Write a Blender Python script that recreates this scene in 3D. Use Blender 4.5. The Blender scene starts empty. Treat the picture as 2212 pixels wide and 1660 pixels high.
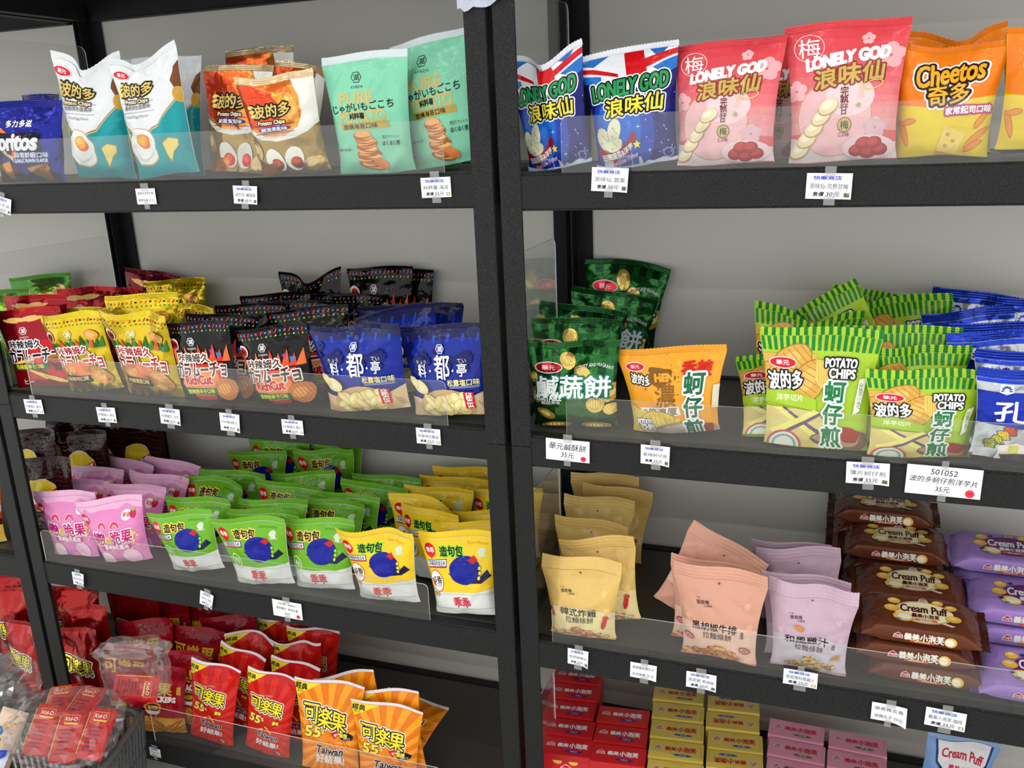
import bpy, bmesh, math, random
import numpy as np
from mathutils import Vector, Matrix
from mathutils.geometry import tessellate_polygon, delaunay_2d_cdt

SC = bpy.context.scene
COL = SC.collection
PI = math.pi

# ------------------------------------------------------------------ camera
cam_data = bpy.data.cameras.new('camera')
cam = bpy.data.objects.new('camera', cam_data)
COL.objects.link(cam)
R3 = Vector((0.9425819, 0.3312979, -0.0422026))
U3 = Vector((-0.05387047, 0.27553032, 0.95978175))
F3 = Vector((-0.32960177, 0.90239944, -0.27755707))
cam.matrix_world = Matrix(((R3.x, U3.x, -F3.x, 0.63027), (R3.y, U3.y, -F3.y, -1.55733),
                           (R3.z, U3.z, -F3.z, 1.68977), (0, 0, 0, 1)))
cam_data.sensor_fit = 'HORIZONTAL'
cam_data.sensor_width = 36.0
cam_data.lens = 1916.624 / 2212 * 36.0
cam_data.clip_start = 0.02
SC.camera = cam

# ------------------------------------------------------------------ light and exposure
SC.view_settings.view_transform = 'Standard'
SC.view_settings.look = 'None'
SC.view_settings.exposure = -0.06
SC.view_settings.gamma = 1.0
SC.view_settings.use_curve_mapping = False
world = bpy.data.worlds.new('shop_ambient')
SC.world = world
world.use_nodes = True
world.node_tree.nodes['Background'].inputs[0].default_value = (0.98, 0.985, 0.96, 1)
world.node_tree.nodes['Background'].inputs[1].default_value = 1.75

def ceiling_lamp(x, y, sx, sy, power):
    d = bpy.data.lights.new('ceiling_panel_light', 'AREA')
    d.shape = 'RECTANGLE'
    d.size, d.size_y, d.energy = sx, sy, power
    d.color = (1.0, 0.985, 0.96)
    o = bpy.data.objects.new('ceiling_panel_light', d)
    COL.objects.link(o)
    o.location = (x, y, 2.86)
for lx in (-2.3, -0.75, 0.8, 2.35):
    ceiling_lamp(lx, -1.25, 1.1, 0.035, 5.5)
    ceiling_lamp(lx, -2.9, 1.1, 0.045, 8.5)

# ------------------------------------------------------------------ materials
def lin(c):
    return tuple((v / 12.92 if v <= 0.04045 else ((v + 0.055) / 1.055) ** 2.4) for v in c)

MATS = {}
def nodes_of(name):
    m = bpy.data.materials.new(name)
    m.use_nodes = True
    nt = m.node_tree
    return m, nt, nt.nodes['Principled BSDF']

def bump(nt, bsdf, scale, strength, dist=0.002, detail=3.0, stretch=None):
    tc = nt.nodes.new('ShaderNodeTexCoord')
    nz = nt.nodes.new('ShaderNodeTexNoise')
    nz.inputs['Scale'].default_value = scale
    nz.inputs['Detail'].default_value = detail
    src = tc.outputs['Object']
    if stretch:
        mp = nt.nodes.new('ShaderNodeMapping')
        mp.inputs['Scale'].default_value = stretch
        nt.links.new(src, mp.inputs['Vector'])
        src = mp.outputs['Vector']
    nt.links.new(src, nz.inputs['Vector'])
    b = nt.nodes.new('ShaderNodeBump')
    b.inputs['Strength'].default_value = strength
    b.inputs['Distance'].default_value = dist
    nt.links.new(nz.outputs['Fac'], b.inputs['Height'])
    nt.links.new(b.outputs['Normal'], bsdf.inputs['Normal'])
    return nz

def film(c, finish='film'):
    """printed packaging film: c is an sRGB colour, finish film / foil / card"""
    key = (tuple(round(v, 3) for v in c), finish)
    if key in MATS:
        return MATS[key]
    m, nt, b = nodes_of('printed_' + finish)
    b.inputs['Base Color'].default_value = (*lin(c), 1)
    if finish == 'foil':
        b.inputs['Metallic'].default_value = 0.62
        b.inputs['Roughness'].default_value = 0.22
        bump(nt, b, 30, 0.8, 0.006, 2.0)
    elif finish == 'card':
        b.inputs['Roughness'].default_value = 0.45
    elif finish == 'paper':
        b.inputs['Roughness'].default_value = 0.7
    else:
        b.inputs['Roughness'].default_value = 0.16
        b.inputs['Specular IOR Level'].default_value = 0.22
        bump(nt, b, 30, 0.75, 0.006, 2.0)
    MATS[key] = m
    return m

def plain(name, c, rough=0.5, metal=0.0, bs=None):
    m, nt, b = nodes_of(name)
    b.inputs['Base Color'].default_value = (*lin(c), 1)
    b.inputs['Roughness'].default_value = rough
    b.inputs['Metallic'].default_value = metal
    if bs:
        bump(nt, b, *bs)
    return m

def clear(name, tint, gloss=0.08, rough=0.03, fres=1.45, haze=0.0):
    """thin clear sheet: see-through with a Fresnel reflection and a little surface haze"""
    m = bpy.data.materials.new(name)
    m.use_nodes = True
    nt = m.node_tree
    nt.nodes.clear()
    out = nt.nodes.new('ShaderNodeOutputMaterial')
    tr = nt.nodes.new('ShaderNodeBsdfTransparent'); tr.inputs[0].default_value = (*tint, 1)
    gl = nt.nodes.new('ShaderNodeBsdfGlossy'); gl.inputs['Roughness'].default_value = rough
    lw = nt.nodes.new('ShaderNodeLayerWeight'); lw.inputs[0].default_value = .5
    pw = nt.nodes.new('ShaderNodeMath'); pw.operation = 'POWER'; pw.inputs[1].default_value = 5
    fr = nt.nodes.new('ShaderNodeMath'); fr.operation = 'MULTIPLY_ADD'
    f0 = ((fres - 1) / (fres + 1)) ** 2
    fr.inputs[1].default_value, fr.inputs[2].default_value = 1 - f0, f0
    nt.links.new(lw.outputs['Facing'], pw.inputs[0]); nt.links.new(pw.outputs[0], fr.inputs[0])
    mx = nt.nodes.new('ShaderNodeMixShader')
    nt.links.new(fr.outputs[0], mx.inputs[0]); nt.links.new(tr.outputs[0], mx.inputs[1]); nt.links.new(gl.outputs[0], mx.inputs[2])
    last = mx
    if haze:
        df = nt.nodes.new('ShaderNodeBsdfDiffuse'); df.inputs[0].default_value = (.9, .9, .9, 1)
        m2 = nt.nodes.new('ShaderNodeMixShader'); m2.inputs[0].default_value = haze
        nt.links.new(mx.outputs[0], m2.inputs[1]); nt.links.new(df.outputs[0], m2.inputs[2])
        last = m2
    nt.links.new(last.outputs[0], out.inputs[0])
    return m

def speckled(name, c, c2, scale):
    """black powder coat, highlights on its fine grain painted in as pale specks"""
    m, nt, b = nodes_of(name)
    nz = bump(nt, b, scale, 0.9, 0.0012, 2.0)
    rp = nt.nodes.new('ShaderNodeValToRGB')
    rp.color_ramp.elements[0].position = 0.56
    rp.color_ramp.elements[0].color = (*lin(c), 1)
    rp.color_ramp.elements[1].position = 0.78
    rp.color_ramp.elements[1].color = (*lin(c2), 1)  # noise peaks coloured paler, as painted glints on the textured coat
    nt.links.new(nz.outputs['Fac'], rp.inputs[0])
    nt.links.new(rp.outputs[0], b.inputs['Base Color'])
    b.inputs['Roughness'].default_value = 0.5
    b.inputs['Specular IOR Level'].default_value = 0.22
    return m

STEEL = speckled('black_powder_coat', (.085, .09, .095), (.30, .305, .31), 620)
BOARD = plain('charcoal_shelf_board', (.225, .215, .205), .42, 0, (300, .15, .001))
ACRYL = clear('clear_acrylic', (.97, .975, .97), rough=.02, haze=.012)
ACRYL_EDGE = plain('acrylic_edge_glint', (.86, .88, .88), .25)  # opaque pale colour painted in for the bright line of light along edges
TAPE = clear('clear_tape', (.9, .9, .9), rough=.2, haze=.13)
BAGFILM = clear('clear_bag_film', (.96, .96, .96), rough=.09, fres=1.9, haze=.04)

# ------------------------------------------------------------------ object helpers
def link(name, me, mats=(), parent=None, smooth=False):
    for m in mats:
        me.materials.append(m)
    if smooth:
        me.polygons.foreach_set('use_smooth', [True] * len(me.polygons))
    o = bpy.data.objects.new(name, me)
    COL.objects.link(o)
    if parent is not None:
        o.parent = parent
    return o

def empty(name, loc=(0, 0, 0), rot=(0, 0, 0)):
    o = bpy.data.objects.new(name, None)
    COL.objects.link(o)
    o.location, o.rotation_euler = loc, rot
    return o

def tag(o, label, cat, group=None):
    o['label'], o['category'] = label, cat
    if group:
        o['group'] = group
    return o

def structure(o):
    o['kind'] = 'structure'
    return o

def bm_box(bm, x0, x1, y0, y1, z0, z1, mi=0):
    vs = [bm.verts.new((x, y, z)) for x in (x0, x1) for y in (y0, y1) for z in (z0, z1)]
    for f in ((0, 1, 3, 2), (4, 6, 7, 5), (0, 4, 5, 1), (2, 3, 7, 6), (0, 2, 6, 4), (1, 5, 7, 3)):
        bm.faces.new([vs[i] for i in f]).material_index = mi
    return vs

def box(name, x0, x1, y0, y1, z0, z1, mat, parent=None, bev=0.0):
    bm = bmesh.new()
    bm_box(bm, x0, x1, y0, y1, z0, z1)
    if bev:
        bmesh.ops.bevel(bm, geom=bm.edges[:], offset=bev, segments=2, affect='EDGES', profile=.6)
    bmesh.ops.recalc_face_normals(bm, faces=bm.faces[:])
    return bm_link(name, bm, [mat], parent, bool(bev))

def bm_link(name, bm, mats, parent=None, smooth=False):
    me = bpy.data.meshes.new(name)
    bm.to_mesh(me)
    bm.free()
    o = link(name, me, mats, parent, smooth)
    return o
# ------------------------------------------------------------------ room
def wall_mat():
    m, nt, b = nodes_of('grey_back_panel')
    b.inputs['Base Color'].default_value = (*lin((.80, .79, .765)), 1)
    b.inputs['Roughness'].default_value = .36
    bump(nt, b, 3, .08, .01, 2.0)
    return m
def tile_mat():
    m, nt, b = nodes_of('pale_floor_tile')
    tc = nt.nodes.new('ShaderNodeTexCoord')
    br = nt.nodes.new('ShaderNodeTexBrick')
    br.offset = 0
    br.inputs['Scale'].default_value = 1.0
    br.inputs['Brick Width'].default_value = .6
    br.inputs['Row Height'].default_value = .6
    br.inputs['Mortar Size'].default_value = .003
    br.inputs['Color1'].default_value = (.66, .63, .58, 1)
    br.inputs['Color2'].default_value = (.63, .605, .56, 1)
    br.inputs['Mortar'].default_value = (.25, .24, .22, 1)
    nt.links.new(tc.outputs['Object'], br.inputs['Vector'])
    nt.links.new(br.outputs['Color'], b.inputs['Base Color'])
    b.inputs['Roughness'].default_value = .3
    return m
DEP = 0.512
structure(box('wall_back', -3.2, 3.2, DEP + .002, DEP + .06, 0, 2.9, wall_mat()))
structure(box('floor', -3.2, 3.2, -4.2, DEP + .002, -.05, 0, tile_mat()))
structure(box('ceiling', -3.2, 3.2, -4.2, DEP + .06, 2.9, 2.95, plain('white_ceiling', (.9, .9, .89), .8)))

# ------------------------------------------------------------------ racks
PW = .042                       # post width
S = {0: 2.0718, 1: 1.61, 2: 1.1082, 3: .6492, 4: .151}   # shelf tops
BEAM = .066
JOINT = 1.083
def rack(x0, x1, label, dz=0.0):
    """boltless rack from outer edge x0 to outer edge x1"""
    r = tag(empty('storage_rack', (x0, 0, 0)), label, 'shelving')
    r['group'] = 'black racks standing side by side'
    W = x1 - x0
    for sx in (0, 1):
        for sy in (0, 1):
            bm = bmesh.new()
            for z0, z1, g in ((0, JOINT - .0008, 0), (JOINT + .0008, 2.2, .0004)):
                xo = 0 if sx == 0 else W
                d = 1 if sx == 0 else -1
                yo = 0 if sy == 0 else DEP - .001
                e = 1 if sy == 0 else -1
                xa, xb = sorted((xo, xo + d * PW)); ya, yb = sorted((yo - e * g, yo + e * .003))
                bm_box(bm, xa, xb, ya, yb, z0, z1)
                xa, xb = sorted((xo, xo + d * .003)); ya, yb = sorted((yo + e * .003, yo + e * PW))
                bm_box(bm, xa, xb, ya, yb, z0, z1)
            bmesh.ops.bevel(bm, geom=[e for e in bm.edges if abs(e.verts[0].co.z - e.verts[1].co.z) > .3], offset=.0012, segments=2, affect='EDGES')
            bm_link('post', bm, [STEEL], r)
    for k, z in S.items():
        z += dz
        for y0, y1 in ((.0015, .034), (DEP - .036, DEP - .0045)):
            bm = bmesh.new()
            bm_box(bm, PW - .004, W - PW + .004, y0, y1, z - BEAM, z)
            ed = [e for e in bm.edges if abs(e.verts[0].co.x - e.verts[1].co.x) > .3]
            bmesh.ops.bevel(bm, geom=ed, offset=.004, segments=3, affect='EDGES')
            bm_link('beam', bm, [STEEL], r, False)
        for xa in (.005, W - .035):
            box('side_beam', xa, xa + .03, .045, DEP - .045, z - BEAM, z - .003, STEEL, r)
        box('shelf_board', .0045, W - .0045, .0345, DEP - .0375, z - .012, z - .0015, BOARD, r, .001)
    return r
def shelf_z(k, x):
    """top of shelf k in the rack that stands at x"""
    return S[k] + (.004 if x < .048 else -.002 if x >= .048 else 0)
XL0, XL1 = -1.26269 - PW, PW
GAP = .0124
rack(XL0, XL1, 'middle black steel rack full of potato chips, plain post at each end', .004)
rack(XL1 + GAP, XL1 + GAP + (XL1 - XL0), 'black steel rack with the cream puff packs and small snack boxes', -.002)
rack(XL0 - GAP - (XL1 - XL0), XL0 - GAP, 'black steel rack at the picture edge, only one post and shelf ends in view', .004)
# ------------------------------------------------------------------ lettering and flat artwork
GLYPH = {}
def glyphs(s, res=2, vertical=False):
    """filled outline of a string as (verts Nx2, triangles, border edges), unit box"""
    key = (s, res, vertical)
    if key in GLYPH:
        return GLYPH[key]
    cu = bpy.data.curves.new('lettering', 'FONT')
    cu.body = '\n'.join(s) if vertical else s
    cu.resolution_u = res
    if vertical:
        cu.align_x = 'CENTER'
        cu.space_line = .82
    o = bpy.data.objects.new('lettering', cu)
    COL.objects.link(o)
    bpy.context.view_layer.update()
    ev = o.evaluated_get(bpy.context.evaluated_depsgraph_get())
    me = ev.to_mesh()
    v = np.empty(len(me.vertices) * 3); me.vertices.foreach_get('co', v); v = v.reshape(-1, 3)[:, :2]
    me.calc_loop_triangles()
    f = np.empty(len(me.loop_triangles) * 3, int); me.loop_triangles.foreach_get('vertices', f); f = f.reshape(-1, 3)
    cnt = {}
    for a, b, c in f:
        for e in ((a, b), (b, c), (c, a)):
            k = (min(e), max(e)); cnt[k] = cnt.get(k, 0) + 1
    # merge doubled points for a clean border
    ed = [k for k, n in cnt.items() if n == 1]
    ev.to_mesh_clear()
    bpy.data.objects.remove(o); bpy.data.curves.remove(cu)
    lo, hi = v.min(0), v.max(0)
    v = (v - (lo + hi) / 2) / np.maximum(hi - lo, 1e-6)
    asp = (hi[0] - lo[0]) / max(hi[1] - lo[1], 1e-6)
    GLYPH[key] = (v, f, ed, asp)
    return GLYPH[key]

def thin(loop, tol):
    """drop the points of a closed loop that lie within tol of its simplified outline"""
    P = np.array(loop)
    if len(P) < 6: return P
    far = int(np.argmax(((P - P[0]) ** 2).sum(1)))
    keep = {0, far}
    st = [(0, far), (far, len(P))]
    Q = np.vstack([P, P[:1]])
    while st:
        a, b = st.pop()
        if b - a < 2: continue
        d = Q[b] - Q[a]; L = np.hypot(*d)
        seg = Q[a + 1:b] - Q[a]
        e = np.abs(seg[:, 0] * d[1] - seg[:, 1] * d[0]) / L if L > 1e-9 else np.hypot(seg[:, 0], seg[:, 1])
        k = int(np.argmax(e))
        if e[k] > tol:
            k += a + 1; keep.add(k); st += [(a, k), (k, b)]
    return P[sorted(keep)]

def fattened(p, ed, r, res):
    """outline of a lettering shape grown by r, traced from its distance field, as triangles"""
    lo, hi = p.min(0) - r - 3 * res, p.max(0) + r + 3 * res
    nx, ny = int((hi[0] - lo[0]) / res) + 2, int((hi[1] - lo[1]) / res) + 2
    gx, gy = lo[0] + res * np.arange(nx), lo[1] + res * np.arange(ny)
    m = r + 2.5 * res
    d = np.full((ny, nx), m)
    A, B = p[ed[:, 0]], p[ed[:, 1]]
    I0 = np.maximum(((np.minimum(A, B) - m - lo) / res).astype(int), 0); I1 = ((np.maximum(A, B) + m - lo) / res).astype(int) + 2
    for (ax, ay), (bx, by), (x0, y0), (x1, y1) in zip(A.tolist(), B.tolist(), I0.tolist(), I1.tolist()):
        X, Y = gx[None, x0:x1] - ax, gy[y0:y1, None] - ay
        ux, uy = bx - ax, by - ay
        t = np.clip((X * ux + Y * uy) / max(ux * ux + uy * uy, 1e-12), 0, 1)
        w = d[y0:y1, x0:x1]
        np.minimum(w, np.sqrt((X - t * ux) ** 2 + (Y - t * uy) ** 2), out=w)
    dy = np.where(np.abs(B[:, 1] - A[:, 1]) < 1e-12, 1e-12, B[:, 1] - A[:, 1])
    for j in range(ny):
        c = (A[:, 1] > gy[j]) != (B[:, 1] > gy[j])
        if c.any():
            xs = np.sort(A[c, 0] + (gy[j] - A[c, 1]) / dy[c] * (B[c, 0] - A[c, 0]))
            odd = np.searchsorted(xs, gx) % 2 == 1
            d[j, odd] *= -1
    f = d - r
    f[np.abs(f) < 1e-7] = 1e-7
    neg = f < 0
    code = neg[:-1, :-1] * 1 + neg[:-1, 1:] * 2 + neg[1:, 1:] * 4 + neg[1:, :-1] * 8
    nxt = {}
    # crossings on cell sides: 0 low, 1 right, 2 high, 3 left; the inside stays on the left hand
    SEG = {1: ((3, 0),), 2: ((0, 1),), 3: ((3, 1),), 4: ((1, 2),), 5: ((3, 0), (1, 2)), 6: ((0, 2),), 7: ((3, 2),), 8: ((2, 3),),
           9: ((2, 0),), 10: ((0, 1), (2, 3)), 11: ((2, 1),), 12: ((1, 3),), 13: ((1, 0),), 14: ((0, 3),)}
    for j, i in zip(*[k.tolist() for k in np.nonzero((code > 0) & (code < 15))]):
        K = ((0, j, i), (1, j, i + 1), (0, j + 1, i), (1, j, i))
        for u, v in SEG[int(code[j, i])]: nxt[K[u]] = K[v]
    def at(k):
        o, j, i = k
        if o == 0:
            t = f[j, i] / (f[j, i] - f[j, i + 1]); return gx[i] + t * res, gy[j]
        t = f[j, i] / (f[j, i] - f[j + 1, i]); return gx[i], gy[j] + t * res
    V, E = [], []
    while nxt:
        k0, k = nxt.popitem(); loop = [at(k0)]
        while k != k0:
            loop.append(at(k)); k = nxt.pop(k)
        L = thin(loop, res * .45)
        if len(L) < 3: continue
        n = len(V); V += L.tolist(); E += [(n + q, n + (q + 1) % len(L)) for q in range(len(L))]
    r_ = delaunay_2d_cdt([Vector(t) for t in V], E, [], 0, 1e-5)
    P, T = np.array([t[:] for t in r_[0]]), np.array([t for t in r_[2] if len(t) == 3])
    C = P[T].mean(1); V, E = np.array(V), np.array(E)
    A, B = V[E[:, 0]], V[E[:, 1]]
    dy = B[:, 1] - A[:, 1]; dy = np.where(np.abs(dy) < 1e-12, 1e-12, dy)
    cr = ((A[:, 1] > C[:, 1:2]) != (B[:, 1] > C[:, 1:2])) & (C[:, :1] < A[:, 0] + (C[:, 1:2] - A[:, 1]) / dy * (B[:, 0] - A[:, 0]))
    return P, T[cr.sum(1) % 2 == 1].tolist()

class Art:
    """flat artwork on a panel 100 wide; y is given in percent of the panel height"""
    def __init__(self, w, h, finish='film'):
        self.w, self.hh, self.finish = w, 100.0 * h / w, finish
        self.V, self.F, self.M, self.cols, self.layer, self.n = [], [], [], [], 0, 0
    def ci(self, c):
        c = tuple(c)
        if c not in self.cols:
            self.cols.append(c)
        return self.cols.index(c)
    def add(self, pts, faces, c):
        z = np.full((len(pts), 1), float(self.layer))
        self.V.append(np.hstack([np.asarray(pts, float), z]))
        i = self.ci(c)
        self.F += [tuple(int(k) + self.n for k in f) for f in faces]
        self.M += [i] * len(faces)
        self.n += len(pts)
    def up(self):
        self.layer += 1
    def y(self, v):
        return v / 100 * self.hh
    def iso(self, pts, c):
        tri = tessellate_polygon([[Vector((p[0], p[1], 0)) for p in pts]])
        self.up(); self.add(pts, tri, c)
    def poly(self, c, pts):
        self.iso([(x, self.y(y)) for x, y in pts], c)
    def band(self, c, y0, y1, x0=-50, x1=50):
        self.poly(c, [(x0, y0), (x1, y0), (x1, y1), (x0, y1)])
    def ell(self, c, cx, cy, rx, ry, rot=0, n=20, amp=0, seed=0):
        rnd = random.Random(seed); ph = [rnd.random() * 6.3 for _ in range(3)]
        a = math.radians(rot); p = []
        for k in range(n):
            t = 2 * PI * k / n
            r = 1 + amp * (math.sin(3 * t + ph[0]) + .7 * math.sin(5 * t + ph[1]) + .5 * math.sin(8 * t + ph[2]))
            x, y = rx * r * math.cos(t), ry * r * math.sin(t)
            p.append((cx + x * math.cos(a) - y * math.sin(a), self.y(cy) + x * math.sin(a) + y * math.cos(a)))
        self.iso(p, c)
    def star(self, c, cx, cy, r, r2=.45, n=5, rot=90, sq=1):
        p = []
        for k in range(2 * n):
            t = math.radians(rot) + PI * k / n
            q = r if k % 2 == 0 else r * r2
            p.append((cx + q * math.cos(t) * sq, self.y(cy) + q * math.sin(t)))
        self.iso(p, c)
    def line(self, c, x0, y0, x1, y1, wd):
        a, b = Vector((x0, self.y(y0))), Vector((x1, self.y(y1)))
        d = (b - a).normalized(); n = Vector((-d.y, d.x)) * wd / 2
        self.iso([a - n, b - n, b + n, a + n], c)
    def ring(self, c, cx, cy, rx, ry, wd, rot=0, a0=0, a1=360, n=24):
        ro = math.radians(rot); P, Q = [], []
        for k in range(n + 1):
            t = math.radians(a0 + (a1 - a0) * k / n)
            for L, g in ((P, wd / 2), (Q, -wd / 2)):
                x, y = (rx + g) * math.cos(t), (ry + g) * math.sin(t)
                L.append((cx + x * math.cos(ro) - y * math.sin(ro), self.y(cy) + x * math.sin(ro) + y * math.cos(ro)))
        self.up()
        self.add(P + Q, [(k, k + 1, n + 2 + k, n + 1 + k) for k in range(n)], c)
    def rays(self, c, cx, cy, r, n, y0=0, y1=100):
        self.up()
        for k in range(n):
            a, b = 2 * PI * k / n, 2 * PI * (k + .5) / n
            self.add([(cx, self.y(cy)), (cx + r * math.cos(a), self.y(cy) + r * math.sin(a)), (cx + r * math.cos(b), self.y(cy) + r * math.sin(b))], [(0, 1, 2)], c)
    def txt(self, s, cx, cy, w, h, c, o=(), rot=0, b=0, sh=0, v=False, arc=0):
        """string fitted into a w x h box; o = [(radius, colour)] outlines, widest first; b = extra weight"""
        big = h > 4
        gv, gf, ed, asp = glyphs(s, 3 if big else 1, v)
        if w == 0: w = h * asp
        if h == 0: h = w / asp
        p = gv * np.array([w, h])
        p[:, 0] += sh * p[:, 1]
        if arc:
            p[:, 1] += arc * (1 - (2 * p[:, 0] / w) ** 2)
        b *= .8 if s.isascii() else .5
        a = math.radians(rot)
        p = p @ np.array([[math.cos(a), math.sin(a)], [-math.sin(a), math.cos(a)]]) + np.array([cx, self.y(cy)])
        for r, col in list(o) + [(b, c)]:
            self.up()
            if r > 0 and h >= 4.5:
                e = np.array(ed)
                per = w / max(len(s), 1) if not v else h / len(s)
                self.add(*fattened(p, e, r, max(.09, min(per, h) / 76)), col)
            else:
                self.add(p, gf, col)
    # small motifs
    def chip(self, cx, cy, rx, ry, rot=0, c=(.93, .80, .42), c2=(.97, .89, .6), ridge=None, seed=1):
        self.ell(tuple(v * .72 for v in c), cx, cy, rx * 1.05, ry * 1.06, rot, 18, .02, seed)
        self.ell(c, cx, cy, rx, ry, rot, 18, .02, seed)
        self.ell(c2, cx - rx * .1, cy + ry * .06, rx * .6, ry * .5, rot, 14)
        if ridge:
            a = math.radians(rot)
            for k in range(-3, 4):
                x = k * rx * .27; hgt = ry * .85 * math.sqrt(max(0, 1 - (x / rx) ** 2))
                P = [(x, -hgt), (x + rx * .05, -hgt), (x + rx * .05, hgt), (x, hgt)]
                self.iso([(cx + u * math.cos(a) - w * math.sin(a), self.y(cy) + u * math.sin(a) + w * math.cos(a)) for u, w in P], ridge)
    def oval_logo(self, cx, cy, w, rot=0):
        self.ell((.95, .9, .9), cx, cy, w * .54, w * .24, rot); self.ell((.82, .1, .2), cx, cy, w * .5, w * .2, rot)
        self.txt('華元', cx, cy, w * .5, w * .2, (.97, .95, .95), rot=rot, b=.2)
    def hexlogo(self, cx, cy, r, c, bg=None):
        for q, col in ((r, c), (r * .86, bg)):
            self.iso([(cx + q * math.cos(math.radians(60 * k)), self.y(cy) + q * 1.0 * math.sin(math.radians(60 * k))) for k in range(6)], col)
        self.txt('湖', cx, cy, r * 1.05, r * 1.05, c, b=.25)
        self.txt('KOIKEYA', cx, cy - (r * 1.55) / self.hh * 100, r * 2.3, r * .45, c, b=.12)
    def kuai(self, cx, cy, r):
        self.ell((.82, .08, .1), cx, cy, r, r, 0, 18); self.iso([(cx - r * .3, self.y(cy) - r * .9), (cx + r * .3, self.y(cy) - r * .9), (cx, self.y(cy) - r * 1.25)], (.82, .08, .1))
        self.txt('乖乖', cx, cy, r * 1.45, r * .75, (.97, .95, .93), b=.25)

# ------------------------------------------------------------------ pillow pouches
NU, NV = 20, 26
_pv = np.linspace(0, 1, 401)
_pp = np.interp(_pv, [0, .1, .28, .52, .76, .9, 1], [.26, .78, 1, .95, .62, .28, .03])
_k = np.hanning(41); _k /= _k.sum()
_pp = np.convolve(np.pad(_pp, 20, mode='edge'), _k, 'valid')

def top_shape(kind, U):
    if kind == 1: return -.13 * np.exp(-((U - .12) / .4) ** 2) + .03 * U ** 2, -.03 * np.exp(-((U - .12) / .3) ** 2)
    if kind == 2: return -.10 * np.exp(-((U + .1) / .45) ** 2) + .05 * np.clip(U, 0, 1) ** 2, -.02 * np.exp(-((U + .1) / .3) ** 2)
    if kind == 3: return -.035 * np.cos(U * 1.5) + .012 * np.sin(5 * U), .012 * np.sin(4 * U + 1)
    if kind == 4: return .05 * np.cos(U * 1.45) - .03, .018 * np.cos(2.2 * U)
    return .008 * np.sin(3.1 * U + 1), .006 * np.sin(3.7 * U)

def crumple(X, Y, seed, w, h, amp):
    """folds of a filled film bag (metres): gathers below the seals, long creases, soft dents"""
    r = random.Random(seed)
    d = np.zeros_like(X)
    ph, n = r.random() * 6, r.choice((4, 5, 6))
    u = X / w
    d += .0022 * np.abs(((u * n * 2 + ph) % 2) - 1) * np.exp(-(h - Y) / (.16 * h)) * 1.6
    d += .0020 * np.abs(((u * n * 1.6 + ph * 2) % 2) - 1) * np.exp(-Y / (.1 * h))
    for k in range(11):
        a = r.uniform(-1.1, 1.1) + (PI / 2 if r.random() < .45 else 0)
        px, py = r.uniform(-.5, .5) * w, r.uniform(.02, .98) * h
        c, s = math.cos(a), math.sin(a)
        t, q = (X - px) * c + (Y - py) * s, -(X - px) * s + (Y - py) * c
        wd, ln = r.uniform(.008, .018), r.uniform(.03, .075)
        d += r.choice((-1, 1, 1)) * r.uniform(.0015, .0042) * np.maximum(0, 1 - np.abs(q) / wd) * np.exp(-(t / ln) ** 2)
    for k in range(4):
        px, py = r.uniform(-.45, .45) * w, r.uniform(.1, .9) * h
        d -= r.uniform(.001, .005) * np.exp(-(((X - px) / r.uniform(.02, .04)) ** 2 + ((Y - py) / r.uniform(.02, .045)) ** 2))
    for sx in (-1, 1):      # creases running in from the upper and lower corners
        for y0, sy, k in ((h, -1, 1.0), (0, 1, .7)):
            if r.random() < .75:
                a = r.uniform(.5, 1.15)
                t, q = (sx * w / 2 - X) * sx * math.cos(a) + (Y - y0) * sy * math.sin(a), (sx * w / 2 - X) * sx * math.sin(a) - (Y - y0) * sy * math.cos(a)
                d += k * r.uniform(.002, .005) * r.choice((-1, 1)) * np.maximum(0, 1 - np.abs(q) / r.uniform(.010, .018)) * np.exp(-(np.maximum(t, 0) / r.uniform(.05, .09)) ** 2) * (t > -.01)
    return d * amp * 1.3

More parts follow.
